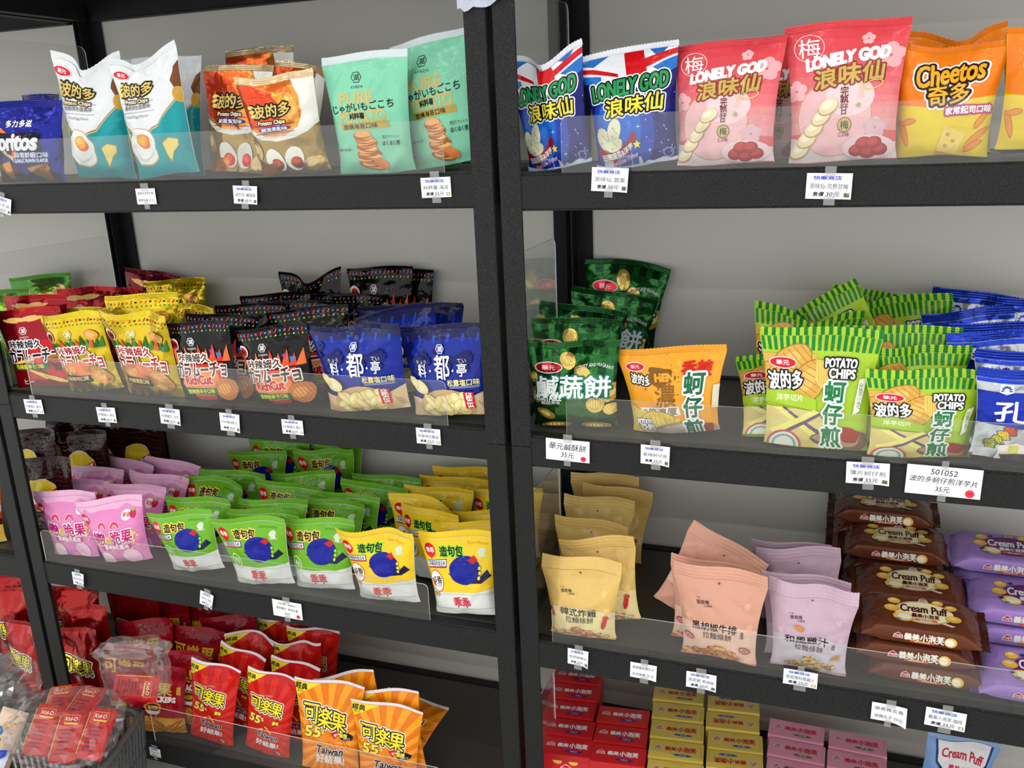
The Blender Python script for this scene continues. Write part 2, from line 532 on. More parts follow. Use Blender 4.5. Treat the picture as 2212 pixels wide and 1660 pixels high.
class Shape:
    """front and back sheet of one bag as grids of points"""
    def __init__(self, w, wb, h, th, seed, top=0, amp=1.0, boxy=2.4):
        U, V = np.meshgrid(np.linspace(-1, 1, NU + 1), np.linspace(0, 1, NV + 1))
        pr = np.interp(V, _pv, _pp)
        hw = (wb / 2 + (w - wb) / 2 * V ** 1.3) * (1 - .095 * pr)
        r = random.Random(seed * 7 + 1)
        tz, ty = top_shape(top, U)
        wav = r.uniform(-.006, .006) * np.sin(2.6 * U + r.random() * 6) + r.uniform(-.004, .004) * U
        bulge = (1 - np.abs(U) ** boxy) ** .62
        self.X = hw * U
        self.Z = V * h + tz * h * V ** 5 + .35 * abs(r.uniform(.003, .006)) * (1 - V) ** 8 * np.sin(3 * U + seed)
        yb = ty * V ** 4 + wav * V ** 3
        fade = (1 - U ** 6) * (1 - V ** 10)
        cr = crumple(self.X, V * h, seed, w, h, amp) * fade
        self.Yf = yb - th / 2 * pr * bulge - cr
        self.Yb = yb + th / 2 * pr * bulge
        self.w, self.h = w, h
        self.front = np.stack([self.X, self.Yf, self.Z], -1)
        self.nf = self._norm(self.front)
    def _norm(self, P):
        du, dv = np.gradient(P, axis=1), np.gradient(P, axis=0)
        n = np.cross(du, dv)
        return n / np.maximum(np.linalg.norm(n, axis=-1, keepdims=True), 1e-9)
    def at(self, U, V):
        fu = np.clip((U + 1) / 2 * NU, 0, NU - 1e-6); fv = np.clip(V * NV, 0, NV - 1e-6)
        i, j = fu.astype(int), fv.astype(int)
        a, b = (fu - i)[:, None], (fv - j)[:, None]
        lo = a >= b
        out = []
        for G in (self.front, self.nf):
            p00, p10, p01, p11 = G[j, i], G[j, i + 1], G[j + 1, i], G[j + 1, i + 1]
            out.append(np.where(lo, p00 * (1 - a) + p10 * (a - b) + p11 * b, p00 * (1 - b) + p01 * (b - a) + p11 * a))
        return out

def grid_faces(nu, nv, base=0, flip=False):
    f = []
    for j in range(nv):
        for i in range(nu):
            a = base + j * (nu + 1) + i
            q = (a, a + 1, a + nu + 2, a + nu + 1)
            f.append(q[::-1] if flip else q)
    return f

CUT = {}
def cut_art(kind, art):
    """slice the artwork along the sheet grid so that it follows every fold"""
    if kind in CUT:
        return CUT[kind]
    me = bpy.data.meshes.new('art')
    me.from_pydata(np.vstack(art.V).tolist(), [], art.F)
    me.polygons.foreach_set('material_index', art.M)
    bm = bmesh.new(); bm.from_mesh(me); bpy.data.meshes.remove(me)
    hh = art.hh
    def bis(co, no, **k):
        bmesh.ops.bisect_plane(bm, geom=bm.verts[:] + bm.edges[:] + bm.faces[:], dist=1e-6, plane_co=co, plane_no=no, **k)
    bis((-49.5, 0, 0), (1, 0, 0), clear_inner=True); bis((49.5, 0, 0), (1, 0, 0), clear_outer=True)
    bis((0, .3, 0), (0, 1, 0), clear_inner=True); bis((0, hh - .3, 0), (0, 1, 0), clear_outer=True)
    for i in range(1, NU): bis((-50 + 100 * i / NU, 0, 0), (1, 0, 0))
    for j in range(1, NV): bis((0, hh * j / NV, 0), (0, 1, 0))
    cx, cy = 100 / NU, hh / NV
    for k in range(-NV + 1, NU): bis((-50 + k * cx, 0, 0), (cy, -cx, 0))
    bm.verts.index_update()
    co = np.array([v.co[:] for v in bm.verts]).reshape(-1, 3)
    # faces wound to face out of the sheet
    faces, mi, ymid = [], [], []
    for f in bm.faces:
        ids = [v.index for v in f.verts]
        if f.normal.z < 0: ids = ids[::-1]
        faces.append(ids); mi.append(f.material_index); ymid.append(sum(co[k][1] for k in ids) / len(ids))
    bm.free()
    CUT[kind] = (co, faces, mi, np.array(ymid) / hh)
    return CUT[kind]

def mesh_from(name, verts, faces, mi, mats, normals=None):
    me = bpy.data.meshes.new(name)
    me.from_pydata(np.asarray(verts).tolist(), [], faces)
    for m in mats:
        me.materials.append(m)
    if mi is not None:
        me.polygons.foreach_set('material_index', np.asarray(mi, dtype=np.int32))
    me.polygons.foreach_set('use_smooth', np.ones(len(faces), dtype=bool))
    if normals is not None:
        me.normals_split_custom_set_from_vertices(np.asarray(normals).tolist())
    me.update()
    return me

def make_pouch_mesh(kind, art, base, shp, finish, vmin=0.0):
    f, n = shp.front, (NU + 1) * (NV + 1)
    back = np.stack([shp.X, shp.Yb, shp.Z], -1)
    nb = -shp._norm(back)
    V = [f.reshape(-1, 3), back.reshape(-1, 3)]
    N = [shp.nf.reshape(-1, 3), nb.reshape(-1, 3)]
    F = [t for a, b, c, d_ in grid_faces(NU, NV) for t in ((a, b, c), (a, c, d_))] + grid_faces(NU, NV, n, True)
    F += [(i + 1, i, n + i, n + i + 1) for i in range(NU)]
    M = [0] * len(F)
    co, fa, mi, ym = cut_art(kind, art)
    P, NN = shp.at(co[:, 0] / 50, co[:, 1] / art.hh)
    P = P + NN * (.0004 + .00004 * co[:, 2:3])
    V.append(P); N.append(NN)
    for q, m, y in zip(fa, mi, ym):
        if y >= vmin:
            F.append([k + 2 * n for k in q]); M.append(m + 1)
    V, N = np.vstack(V), np.vstack(N)
    if vmin > 0:
        used = np.zeros(len(V), bool)
        for q in F: used[list(q)] = True
        idx = np.cumsum(used) - 1
        V, N = V[used], N[used]; F = [[int(idx[k]) for k in q] for q in F]
    return mesh_from('pouch', V, F, M, [film(base, finish)] + [film(c, 'foil' if finish == 'foil' and sum(c) < 2.0 else 'film') for c in art.cols], N)

def seal_mesh(shp, row, length, rows, lean, seed, zig=.0012, m=None, stripes=None):
    """crimped flat seal growing from one end of the sheets"""
    r = random.Random(seed)
    nu = 60
    U = np.linspace(-1, 1, nu + 1)
    src = (shp.front[row] + np.stack([shp.X[row], shp.Yb[row], shp.Z[row]], -1)) / 2
    ub = np.linspace(-1, 1, NU + 1)
    b = np.stack([np.interp(U, ub, src[:, k]) for k in range(3)], -1)
    V, wv = [], r.uniform(2, 4)
    for j in range(rows + 1):
        t = j / rows
        p = b.copy()
        p[:, 2] += length * t * math.cos(lean)
        p[:, 1] += length * t * math.sin(lean) + .0006 * (j % 2) + .002 * t * np.sin(U * wv + seed)
        if j == rows:
            p[:, 2] += zig * (np.arange(nu + 1) % 2)
        V.append(p)
    # the same sheet again, a hair behind, so the seal has two faces
    V = np.vstack(V); k = len(V); V2 = V.copy(); V2[:, 1] += .0007
    F = grid_faces(nu, rows) + grid_faces(nu, rows, k, True)
    top = rows * (nu + 1)
    F += [(top + i, top + i + 1, k + top + i + 1, k + top + i) for i in range(nu)]
    M = [0] * len(F)
    if stripes:
        for q in range(len(F)):
            if ((q % nu) // stripes) % 2: M[q] = 1
    me = bpy.data.meshes.new('seal')
    me.from_pydata(np.vstack([V, V2]).tolist(), [], F)
    for x in m: me.materials.append(x)
    me.polygons.foreach_set('material_index', M)
    return me
# ------------------------------------------------------------------ bag designs
W_, K_, RED = (.93, .93, .94), (.05, .045, .05), (.80, .07, .11)
GOLD, YEL, CREAM = (.80, .66, .30), (.96, .87, .20), (.96, .91, .74)
BAGS = {}
def design(kind, w, wb, h, th, base, seal, finish, name, look, cat, group, seal_len=.012, foot='tuck', amp=1.0, stripes=None):
    BAGS[kind] = dict(w=w, wb=wb, h=h, th=th, base=base, seal=seal, finish=finish, name=name, look=look, cat=cat,
                      group=group, seal_len=seal_len, foot=foot, amp=amp, stripes=stripes)
    a = Art(w, h, finish)
    BAGS[kind]['art'] = a
    return a

def bodeduo(a, cx, cy, w, rot=0):
    """potato chip lettering: gold on black"""
    a.txt('波的多', cx, cy, w, w * .36, (.86, .74, .40), [(2.6, (.10, .07, .05))], rot=rot, b=.7)
    a.txt('Potato Chips', cx - 1, cy - w * .33 / a.hh * 100, w * .78, w * .13, (.93, .86, .68), [(1.6, (.16, .09, .06))], rot=rot, b=.35)
    for k in range(3):
        a.ell((.93, .84, .45), cx - w * .52, cy + (w * .13 - w * .12 * k) / a.hh * 100, w * .07, w * .05, 20)

# fried egg flavour, white over teal
a = design('egg', .180, .165, .265, .07, (.86, .87, .89), (.84, .86, .88), 'film', 'fried_egg_chip_bag',
           'white and teal fried egg chip bag', 'snack bag', 'white and teal fried egg chip bags', .014, amp=1.5)
TEAL = (.09, .60, .64)
edge = [(-50, 50), (-42, 45), (-34, 43), (-26, 39), (-14, 37.5), (-4, 39), (6, 42), (16, 44), (24, 50), (33, 57), (42, 63), (50, 66)]
a.poly((.62, .44, .20), [(-50, 0), (50, 0)] + [(x, y + .2) for x, y in reversed(edge)])
a.poly((.86, .75, .50), [(-50, 0), (50, 0)] + [(x, y - .8) for x, y in reversed(edge)])
a.poly(TEAL, [(-50, 0), (50, 0)] + [(x, y - 1.8) for x, y in reversed(edge)])
a.poly((.45, .26, .10), [(38, 78), (43, 88), (50, 92), (50, 68), (44, 70)])
a.ell((.80, .62, .22), 47, 66, 7, 10, 20)
a.ell((.76, .60, .35), -18, 26, 27, 24.5, -8, 26, .05, 5); a.ell((.90, .90, .89), -18, 26.4, 26, 23, -8, 26, .05, 5)
a.ell((.80, .81, .82), -18, 24, 19, 15, 0, 20, .04, 3); a.ell((.91, .91, .91), -17, 26, 18, 14, 0, 20, .04, 3)
a.ell((.90, .42, .06), -14, 31, 13.5, 9.5, -8); a.ell((.97, .63, .10), -15.5, 32, 11.5, 7.5, -8); a.ell((.98, .78, .25), -17, 33, 7, 4, -8)
a.chip(-46, 41, 8, 12, 15, (.90, .80, .45), (.95, .88, .58))
a.poly((.74, .60, .22), [(18, 28), (27, 32), (39, 30), (38, 24), (30, 19), (24, 10), (20, 16)])
a.poly((.92, .84, .48), [(18.6, 27.5), (27, 31.2), (38, 29.4), (37, 24.2), (29.5, 19.5), (24.2, 12), (20.8, 17)])
bodeduo(a, -12, 77, 50)
a.line((.55, .55, .56), -40, 65.5, 14, 65.5, .5); a.line((.55, .55, .56), -40, 56.5, 14, 56.5, .5)
a.txt('·香煎荷包蛋風味·', -13, 61, 46, 6.2, (.42, .42, .44), b=.12)
a.txt('Fried Egg Flavor', -13, 52.5, 36, 4.2, (.50, .50, .52))
a.oval_logo(-34, 91, 26, -6)

# salted egg bun flavour, orange over gold foil
a = design('gold', .180, .16, .235, .07, (.62, .50, .26), (.84, .74, .58), 'foil', 'salted_egg_chip_bag',
           'orange and gold salted egg chip bag', 'snack bag', 'orange and gold salted egg chip bags', .013, amp=1.3)
a.poly((.90, .89, .87), [(-50, 100), (50, 100), (50, 52), (38, 44), (20, 39), (-5, 37), (-30, 40), (-50, 50)])
a.poly((.87, .55, .22), [(-50, 100), (18, 100), (30, 82), (33, 66), (26, 50), (8, 42), (-22, 43), (-50, 54)])
a.poly((.82, .27, .12), [(-50, 100), (2, 100), (-6, 86), (6, 72), (2, 56), (-22, 47), (-50, 58)])
a.poly((.90, .42, .16), [(-30, 100), (10, 100), (22, 84), (10, 88), (-8, 90)])
a.ell((.93, .66, .35), 20, 70, 8, 20, 15); a.ell((.80, .25, .12), -30, 84, 18, 14, 10, amp=.05)
bodeduo(a, -8, 70, 52)
for y in (54.5, 46): a.line((.30, .18, .45), -36, y, 22, y, .8)
a.ell((.22, .17, .45), -7, 50.2, 24, 4.2)
a.txt('鹹蛋黃風味', -7, 50.3, 38, 5.6, W_, [(.8, (.2, .14, .42))], b=.2)
a.txt('Salted Egg Sauce Bun Flavor', -6, 42.3, 56, 4.4, W_, [(.7, (.3, .16, .3))], b=.1)
for cx, rot in ((-14, 22), (13, -14)):
    a.ell((.58, .48, .36), cx, 16.5, 13, 18.5, rot); a.ell((.90, .89, .86), cx, 17, 12.4, 17.6, rot)
    a.ell((.70, .14, .07), cx + 2, 12.5, 8, 9, rot); a.ell((.86, .30, .12), cx + 1, 13.8, 5, 5, rot)
a.ell((.80, .44, .14), -26, 8, 16, 8, 10, amp=.08); a.ell((.88, .55, .20), -24, 9, 11, 5, 10, amp=.1, seed=3)
a.chip(35, 10, 13, 9, 25, (.82, .68, .42), (.90, .80, .58)); a.chip(-42, 30, 9, 15, 25, (.80, .66, .40), (.88, .77, .52))

# corn chips, deep blue
a = design('dor', .200, .17, .185, .06, (.07, .10, .52), (.06, .09, .48), 'foil', 'corn_chip_bag',
           'deep blue corn chip bag', 'snack bag', 'deep blue corn chip bags', .014)
a.poly((.05, .05, .14), [(-50, 66), (26, 66), (30, 40), (-50, 38)])
a.poly((.28, .10, .14), [(-40, 30), (-10, 24), (4, 0), (-50, 0)]); a.poly((.10, .10, .36), [(-50, 38), (30, 40), (50, 0), (10, 0), (-8, 28)])
a.poly((.86, .45, .15), [(-50, 92), (-20, 66), (-28, 66), (-50, 84)]); a.star((.97, .90, .75), -34, 76, 9, .2, 6)
a.poly((.86, .38, .12), [(-8, 62), (2, 62), (-10, 30), (-14, 34)]); a.poly((.93, .80, .60), [(-34, 44), (-26, 44), (-10, 26), (-12, 34)])
a.txt('Doritos', -14, 54, 74, 20, (.90, .90, .93), [(2.2, (.05, .05, .14))], b=1.6, sh=.12)
a.txt('多力多滋', -2, 78, 34, 8.5, W_, b=.5)
a.txt('蒜蓉鮮蝦口味', 14, 36, 46, 7, (.84, .85, .90), b=.3); a.txt('GARLIC PRAWN FLAVOR', 14, 28.5, 46, 4.5, (.80, .82, .90), b=.3)
for x0, y0, s, c in ((4, 18, 1, (.66, .44, .20)), (-44, 22, .8, (.76, .52, .24))):
    a.poly(tuple(v * .7 for v in c), [(x0, y0 + 1), (x0 + 32 * s, y0 + 7), (x0 + 34 * s, y0 - 17), (x0 + 24 * s, y0 - 17)]); a.poly(c, [(x0 + 2, y0), (x0 + 31 * s, y0 + 5.5), (x0 + 33 * s, y0 - 16), (x0 + 24 * s, y0 - 16)])

# thick cut potato, mint
MINT = (.50, .80, .67)
a = design('mint', .190, .17, .228, .06, MINT, (.80, .85, .86), 'film', 'mint_chip_bag',
           'mint green thick cut chip bag', 'snack bag', 'mint green thick cut chip bags', .014, amp=1.15)
a.hexlogo(-8, 86, 6.4, (.07, .10, .09), MINT)
a.txt('PURE', -10, 68, 44, 12, (.80, .71, .42), b=.7); a.txt('POTATO', -4, 52, 58, 12.5, (.80, .71, .42), b=.7)
a.txt('じゃがいもごこち', -4, 60.5, 78, 9.5, (.06, .08, .07), b=.3, rot=2)
a.txt('純粹薯', -10, 52.5, 20, 6.5, (.08, .10, .09), b=.35)
a.band((.72, .62, .30), 40.5, 46.5, -34, 28); a.txt('脆燒海苔口味', -8, 43.4, 44, 5.4, (.12, .10, .05), b=.3)
rn = random.Random(4)
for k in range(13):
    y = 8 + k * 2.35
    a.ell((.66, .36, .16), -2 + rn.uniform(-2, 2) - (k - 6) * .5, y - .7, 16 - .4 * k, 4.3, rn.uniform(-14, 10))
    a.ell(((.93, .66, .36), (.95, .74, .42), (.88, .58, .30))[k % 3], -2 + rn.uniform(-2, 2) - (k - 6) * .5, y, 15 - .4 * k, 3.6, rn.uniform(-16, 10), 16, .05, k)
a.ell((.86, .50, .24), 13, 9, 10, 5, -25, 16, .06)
a.txt('厚切りカットの', 28, 32, 22, 3.8, (.12, .2, .17)); a.txt('ほくほく感', 28, 26.5, 22, 5, (.1, .17, .15), b=.2)
a.txt('素材の味が濃い。', -32, 23, 22, 3.2, (.12, .2, .17))

# vegetable puffs, navy with stripes
a = design('lgb', .185, .155, .225, .07, (.07, .08, .44), (.88, .89, .93), 'film', 'vegetable_puff_bag',
           'navy vegetable puff bag with red and blue striped top', 'snack bag', 'navy vegetable puff bags', .01, amp=1.2)
a.ell((.09, .24, .66), -12, 30, 40, 46, 0, 26); a.ell((.10, .38, .78), -16, 34, 28, 34, 0, 24)
a.poly((.90, .91, .94), [(-50, 100), (50, 100), (50, 84), (30, 66), (-26, 70), (-50, 80)])
BL = (.13, .42, .75)
for c, p in ((BL, [(-50, 100), (-20, 100), (-36, 92), (-50, 96)]), (RED, [(-50, 93), (-36, 90), (-12, 82), (-12, 79), (-50, 89)]),
             (BL, [(-50, 86), (-30, 82), (-30, 74), (-50, 79)]), (RED, [(-6, 100), (14, 100), (20, 74), (-2, 72)]),
             (BL, [(20, 100), (40, 100), (30, 92)]), (RED, [(14, 92), (50, 99), (50, 94), (16, 84)]), (BL, [(24, 84), (50, 92), (50, 82), (40, 76)])):
    a.poly(c, p)
for s, y, w, h, c, r in (('LONELY GOD', 70, 84, 17, (.14, .58, .33), 4), ('浪味仙', 53, 66, 19, (.93, .87, .27), 2)):
    a.txt(s, 0 if h < 18 else 4, y, w, h, c, [(3.6, W_), (2.3, K_)], rot=r, b=.9, sh=.12)
for x, y, rx, ry, rot in ((-36, 26, 8, 14, 20), (-22, 31, 8, 15, -14), (-24, 20, 12, 7, 10)):
    a.ell((.62, .63, .50), x, y, rx * 1.05, ry * 1.05, rot); a.ell((.88, .88, .76), x, y, rx, ry, rot, 18, .05, 2)
    for k in range(4): a.ell((.40, .45, .25), x - 3 + 2 * k, y - 3 + 2.2 * ((k * 3) % 4), .8, .8, 0, 6)
a.poly((.62, .06, .12), [(-44, 20), (-26, 12), (-8, 20), (2, 30), (6, 25), (-4, 13), (-26, 4), (-44, 12)])
a.txt('田園蔬菜&洋芋', -20, 14, 40, 6.5, W_, rot=14, b=.4, arc=-3); a.txt('Vegetable Flavor', -14, 6, 40, 6, (.86, .70, .86), rot=13, b=.35)
a.star(YEL, 5, 18, 5); rn = random.Random(9)
for k in range(26): a.ell((.70, .78, .95), rn.uniform(14, 48), rn.uniform(8, 60), *([rn.uniform(.4, .9)] * 2), 0, 6)
for x, y in ((8, 33), (34, 47), (20, 12), (-2, 10)): a.star((.85, .92, .98), x, y, 3.2, .15, 4)
a.poly((.80, .83, .92), [(-50, 0), (50, 0), (50, 4), (42, 3), (34, 5), (22, 2.5), (16, 4), (10, 2), (8, 8), (6, 8), (4, 2), (-20, 2), (-36, 3), (-50, 5)])
a.ring((.55, .62, .86), -12, 5, 9, 6, 1.4); a.ring((.55, .62, .86), 40, 8, 5, 4.5, 1)

# plum puffs, coral pink
a = design('lgp', .195, .175, .235, .07, (.88, .38, .40), (.83, .25, .28), 'film', 'plum_puff_bag',
           'coral pink plum puff bag', 'snack bag', 'coral pink plum puff bags', .012, 'flat', amp=1.2)
for k in range(9):
    t = k / 8.0
    a.band((.86 + .05 * (1 - t), .27 + .36 * (1 - t) ** 1.3, .31 + .34 * (1 - t) ** 1.3), 22 + k * 8.7, 22.2 + (k + 1) * 8.7)
a.poly((.86, .80, .82), [(-50, 0), (50, 0), (50, 14), (20, 8), (-10, 10), (-50, 20)])
a.ell((.92, .72, .74), -8, 33, 34, 34, 0, 26); a.ring((.80, .62, .45), -8, 33, 34.5, 34.5, .9); a.ell((.93, .80, .82), 6, 48, 22, 18, 0)
def plum(x, y, r, c):
    for k in range(5): a.ell(c, x + r * .62 * math.cos(1.57 + 1.257 * k), y + r * .62 * math.sin(1.57 + 1.257 * k) / a.hh * 100, r * .52, r * .52, 0, 12)
plum(38, 78, 11, (.93, .66, .68)); plum(-43, 55, 9, (.94, .72, .74)); plum(18, 91, 5, (.93, .70, .72)); plum(30, 24, 9, (.86, .70, .74))
a.ring((.95, .80, .80), -30, 87, 12.5, 12.5, .8); a.txt('梅', -30, 87, 18, 18, (.95, .90, .90), b=.2)
a.txt('LONELY GOD', 2, 77.5, 70, 10.5, W_, b=1.3, rot=7, sh=.12)
a.txt('浪味仙', 4, 64.5, 60, 18, (.78, .68, .36), [(1.9, (.55, .22, .20))], rot=7, b=1.0, sh=.15)
a.txt('完熟甘', 1, 45, 7.5, 26, (.40, .12, .12), v=True, b=.15)
a.ell((.45, .32, .12), 2, 27, 6.5, 6.5); a.ell((.78, .70, .46), 2, 27, 5.8, 5.8); a.txt('梅', 2, 27, 7.5, 7.5, (.20, .16, .06), b=.2); a.txt('口味', 2, 20, 10, 4.2, (.45, .15, .15))
for k in range(5):
    x, y = -40 + k * 6.6, 10 + k * 7.8
    a.ell((.70, .55, .38), x, y - .6, 9.6, 6.4, 28); a.ell((.93, .86, .68), x, y, 9, 6, 28); a.ell((.97, .93, .82), x - 1, y + 1, 5, 3, 28)
a.ell((.90, .78, .80), 24, 10, 24, 11, 0); 
for x, y in ((14, 8), (24, 6), (34, 8), (20, 13), (29, 13)): a.ell((.60, .10, .12), x, y, 7.5, 5.6, 10); a.ell((.76, .20, .20), x - 1, y + 1, 5, 3.4, 10)
a.star((.60, .70, .40), 14, 41, 3); a.ring((.90, .80, .50), 26, 56, 8, 3.6, .9, 14)
for k in range(3): a.line((.92, .84, .6), 14 + k * 2, 46, 14 + k * 2, 58, .5)

# cheese puffs, orange over yellow
a = design('chee', .170, .145, .19, .065, (.90, .79, .06), (.88, .47, .12), 'film', 'cheese_puff_bag',
           'orange and yellow cheese puff bag', 'snack bag', 'orange and yellow cheese puff bags', .01, amp=1.1)
a.poly((.93, .50, .12), [(-50, 100), (50, 100), (50, 58), (20, 52), (-10, 46), (-50, 50)])
for x, y, r, l in ((-42, 24, -70, 14), (-38, 34, 10, 8), (36, 20, 40, 16), (33, 12, 30, 11), (38, 34, 55, 9)):
    a.ell((.70, .36, .05), x, y, l * 1.04, 3.4, r); a.ell((.90, .55, .12), x, y, l, 2.8, r, 18, .05, 2)
for r, col in ((4.6, W_), (2.9, (.16, .06, .03))):
    a.txt('Cheetos', 2, 78, 64, 22, col, [(r, col)], rot=8, sh=.15); a.txt('奇多', 2, 58, 40, 20, col, [(r, col)], rot=6)
a.txt('Cheetos', 2, 78, 64, 22, (.96, .66, .14), rot=8, b=.9, sh=.15); a.txt('奇多', 2, 58, 40, 20, (.96, .68, .16), rot=6, b=.8)
a.txt('家常起司口味', 24, 44, 46, 7.4, W_, [(2.0, (.72, .12, .45))], rot=4, b=.6)
a.poly((.92, .80, .40), [(-6, 8), (16, 4), (24, 22), (2, 30)]); a.poly((.82, .58, .16), [(-6, 8), (16, 4), (16, -1), (-6, 2)])
for x, y in ((4, 12), (12, 16), (6, 22)): a.ell((.80, .60, .18), x, y, 2.4, 2, 0, 10)
a.poly((.10, .08, .05), [(-50, 0), (50, 0), (50, 2), (0, 4), (-50, 2)])

# spicy potato sticks and chips: red, gold, black, green, maroon
CONF = ((.86, .25, .20), (.20, .55, .80), (.93, .85, .25), (.20, .65, .40), (.85, .30, .60))
def confetti(a, dark, y=94, pal=CONF):
    rn = random.Random(3)
    for k in range(17):
        x = -47 + k * 5.9
        a.iso([(x, a.y(y)), (x + 1.6, a.y(y)), (x + 3.4, a.y(y) + 4.6), (x + 1.8, a.y(y) + 4.6)] if k % 3 == 0 else
              [(x, a.y(y) + 1), (x + 2.4, a.y(y) + 1), (x + 2.4, a.y(y) + 3.4), (x, a.y(y) + 3.4)], pal[0 if k % 3 == 0 else (1 if k % 3 == 1 else 4)])
        a.iso([(x + 1, a.y(y) - 4), (x + 3.6, a.y(y) - 4), (x + 2.3, a.y(y) - 1.6)], pal[2 if k % 2 else 3])
def karamucho(a, ink, rim, cut, y0=50):
    a.txt('咔辣姆久', -12, y0 + 10, 54, 11.5, ink, [(1.9, rim)], b=.7, rot=-1)
    a.txt('カラムーチョ', -4, y0 - 6, 82, 20, ink, [(2.2, rim)], b=1.3)
def spikes(a, cols, y0, n=9, x0=-40, x1=40, h=16):
    for k in range(n):
        x = x0 + (x1 - x0) * k / (n - 1)
        hh = h * (1 - .25 * (k % 2)) * (1 - .3 * abs(k - n / 2) / n)
        lean = (k - n / 2) * 1.1
        a.poly(cols[k % len(cols)], [(x - 6, y0), (x + 6, y0), (x + lean + .5, y0 + hh)])
def badge(a, x, y, r):
    a.ell((.90, .86, .84), x, y, r, r); a.ell((.78, .12, .10), x, y - 1, r * .8, r * .78); a.txt('激辣', x, y - 1, r * 1.2, r * .7, (.1, .04, .04), b=.3)
a = design('rkar', .185, .165, .20, .06, (.72, .06, .10), (.70, .08, .11), 'foil', 'spicy_potato_stick_bag',
           'red spicy potato stick bag', 'snack bag', 'red spicy potato stick bags', .012)
a.poly((.55, .04, .10), [(-50, 100), (50, 100), (50, 62), (-50, 70)])
for k in range(5): a.ell((.90, .72, .42), -26 + k * 9, 92 + (k % 2) * 2, 12, 2.4, 6 * (k - 2))
spikes(a, [(.86, .14, .12), (.66, .05, .08)], 30, 8, h=24)
a.hexlogo(-10, 78, 6, W_, (.55, .04, .10)); karamucho(a, (.08, .04, .06), W_, None)
a.poly((.16, .45, .22), [(-44, 35), (18, 33), (18, 24), (-44, 25)]); a.txt('勁辣唐辛子口味', -14, 29.6, 50, 7, YEL, b=.35)
a.poly((.40, .04, .06), [(22, 40), (40, 36), (38, 22), (26, 20)]); a.ell((.66, .42, .18), 30, 38, 9, 7, 0, 18, .12)
for x, y, l, r in ((-20, 37, 22, 8), (18, 13, 28, -18), (30, 8, 24, -14), (-4, 18, 16, -30)): a.ell((.80, .58, .25), x, y, l, 2.8, r); a.ell((.95, .80, .45), x, y + .4, l * .95, 1.9, r)
a.txt('ヒー', -24, 8, 16, 7, W_, b=.4)
a = design('ykar', .185, .165, .20, .06, (.80, .69, .10), (.84, .74, .12), 'foil', 'seaweed_chip_bag',
           'gold yellow spicy seaweed chip bag', 'snack bag', 'gold yellow spicy seaweed chip bags', .012, amp=1.15)
confetti(a, 0, 94, ((.80, .30, .10), (.10, .10, .06), (.20, .45, .15), (.20, .50, .20), (.80, .35, .12)))
a.hexlogo(-10, 80, 6, (.88, .90, .80), (.72, .62, .12)); badge(a, -42, 78, 8)
spikes(a, [(.16, .42, .16), (.25, .52, .20), (.80, .35, .12)], 60, 11, h=18)
a.chip(28, 77, 12, 7, -10, (.82, .56, .26), (.88, .66, .36)); karamucho(a, (.72, .09, .13), W_, None, 48)
a.ell((.85, .48, .26), -6, 30, 38, 12, -6, 20, .04); a.chip(24, 22, 20, 12, -28, (.84, .58, .28), (.91, .70, .38)); a.chip(-30, 30, 14, 8, 14, (.86, .56, .28), (.90, .66, .36))
a.poly((.10, .09, .06), [(-40, 26), (4, 23), (6, 14), (-40, 16)]); a.txt('咔辣海苔口味', -18, 20, 38, 6.4, (.90, .80, .50), b=.3)
a.poly((.62, .24, .15), [(-36, 15), (-4, 13), (-8, 1), (-32, 1)]); spikes(a, [(.16, .40, .18), (.62, .48, .20)], 1, 8, -34, 22, 12)
a = design('bkar', .182, .165, .19, .06, (.055, .05, .055), (.06, .055, .06), 'film', 'ridged_chip_bag',
           'black ridged chip bag with confetti seal', 'snack bag', 'black ridged chip bags with confetti seals', .006)
confetti(a, 1, 94.5)
a.hexlogo(-10, 79, 6, W_, K_); badge(a, -42, 76, 8.5)
spikes(a, [(.90, .30, .14), (.85, .22, .10), (.93, .42, .20)], 52, 9, h=24)
a.poly((.75, .20, .55), [(16, 66), (22, 70), (20, 60)]); a.poly((.15, .50, .80), [(26, 64), (36, 62), (28, 56)])
a.poly((.80, .20, .12), [(-40, 50), (34, 50), (30, 10), (-20, 6), (-34, 24)])
a.ell((.92, .55, .26), -6, 24, 32, 20, 0, 22, .05); karamucho(a, (.30, .17, .13), (.92, .90, .88), None, 48)
a.txt('RichCut', -10, 29, 46, 12, (.80, .10, .14), [(1.6, (.93, .90, .88))], b=1.0)
a.chip(32, 15, 17, 15, 20, (.80, .48, .22), (.90, .62, .30), (.66, .34, .14))
a.poly((.10, .38, .20), [(-38, 19), (18, 17), (18, 8), (-36, 10)]); a.txt('勁辣唐辛子口味', -10, 13.5, 46, 6.4, (.85, .88, .25), b=.35)
a.poly((.72, .12, .14), [(-24, 8), (14, 7), (10, 1), (-16, 1)])
a = design('grn', .185, .165, .19, .06, (.36, .58, .16), (.30, .54, .18), 'foil', 'green_chip_bag',
           'leaf green chip bag', 'snack bag', 'leaf green chip bags', .012)
a.poly((.24, .50, .16), [(-50, 100), (50, 100), (50, 84), (-50, 90)]); a.ell((.75, .62, .42), -30, 80, 14, 9, 10); a.ell((.60, .80, .25), 10, 70, 22, 14, 20)
a.chip(30, 80, 12, 9, 30, (.78, .70, .42)); a.hexlogo(-8, 60, 6, W_, (.3, .5, .15)); a.txt('カラムーチョ', 0, 40, 80, 18, (.10, .35, .12), [(2, W_)], b=1.2)
a = design('mar', .185, .165, .195, .06, (.40, .06, .11), (.40, .06, .11), 'foil', 'maroon_potato_stick_bag',
           'maroon potato stick bag', 'snack bag', 'maroon potato stick bags', .012)
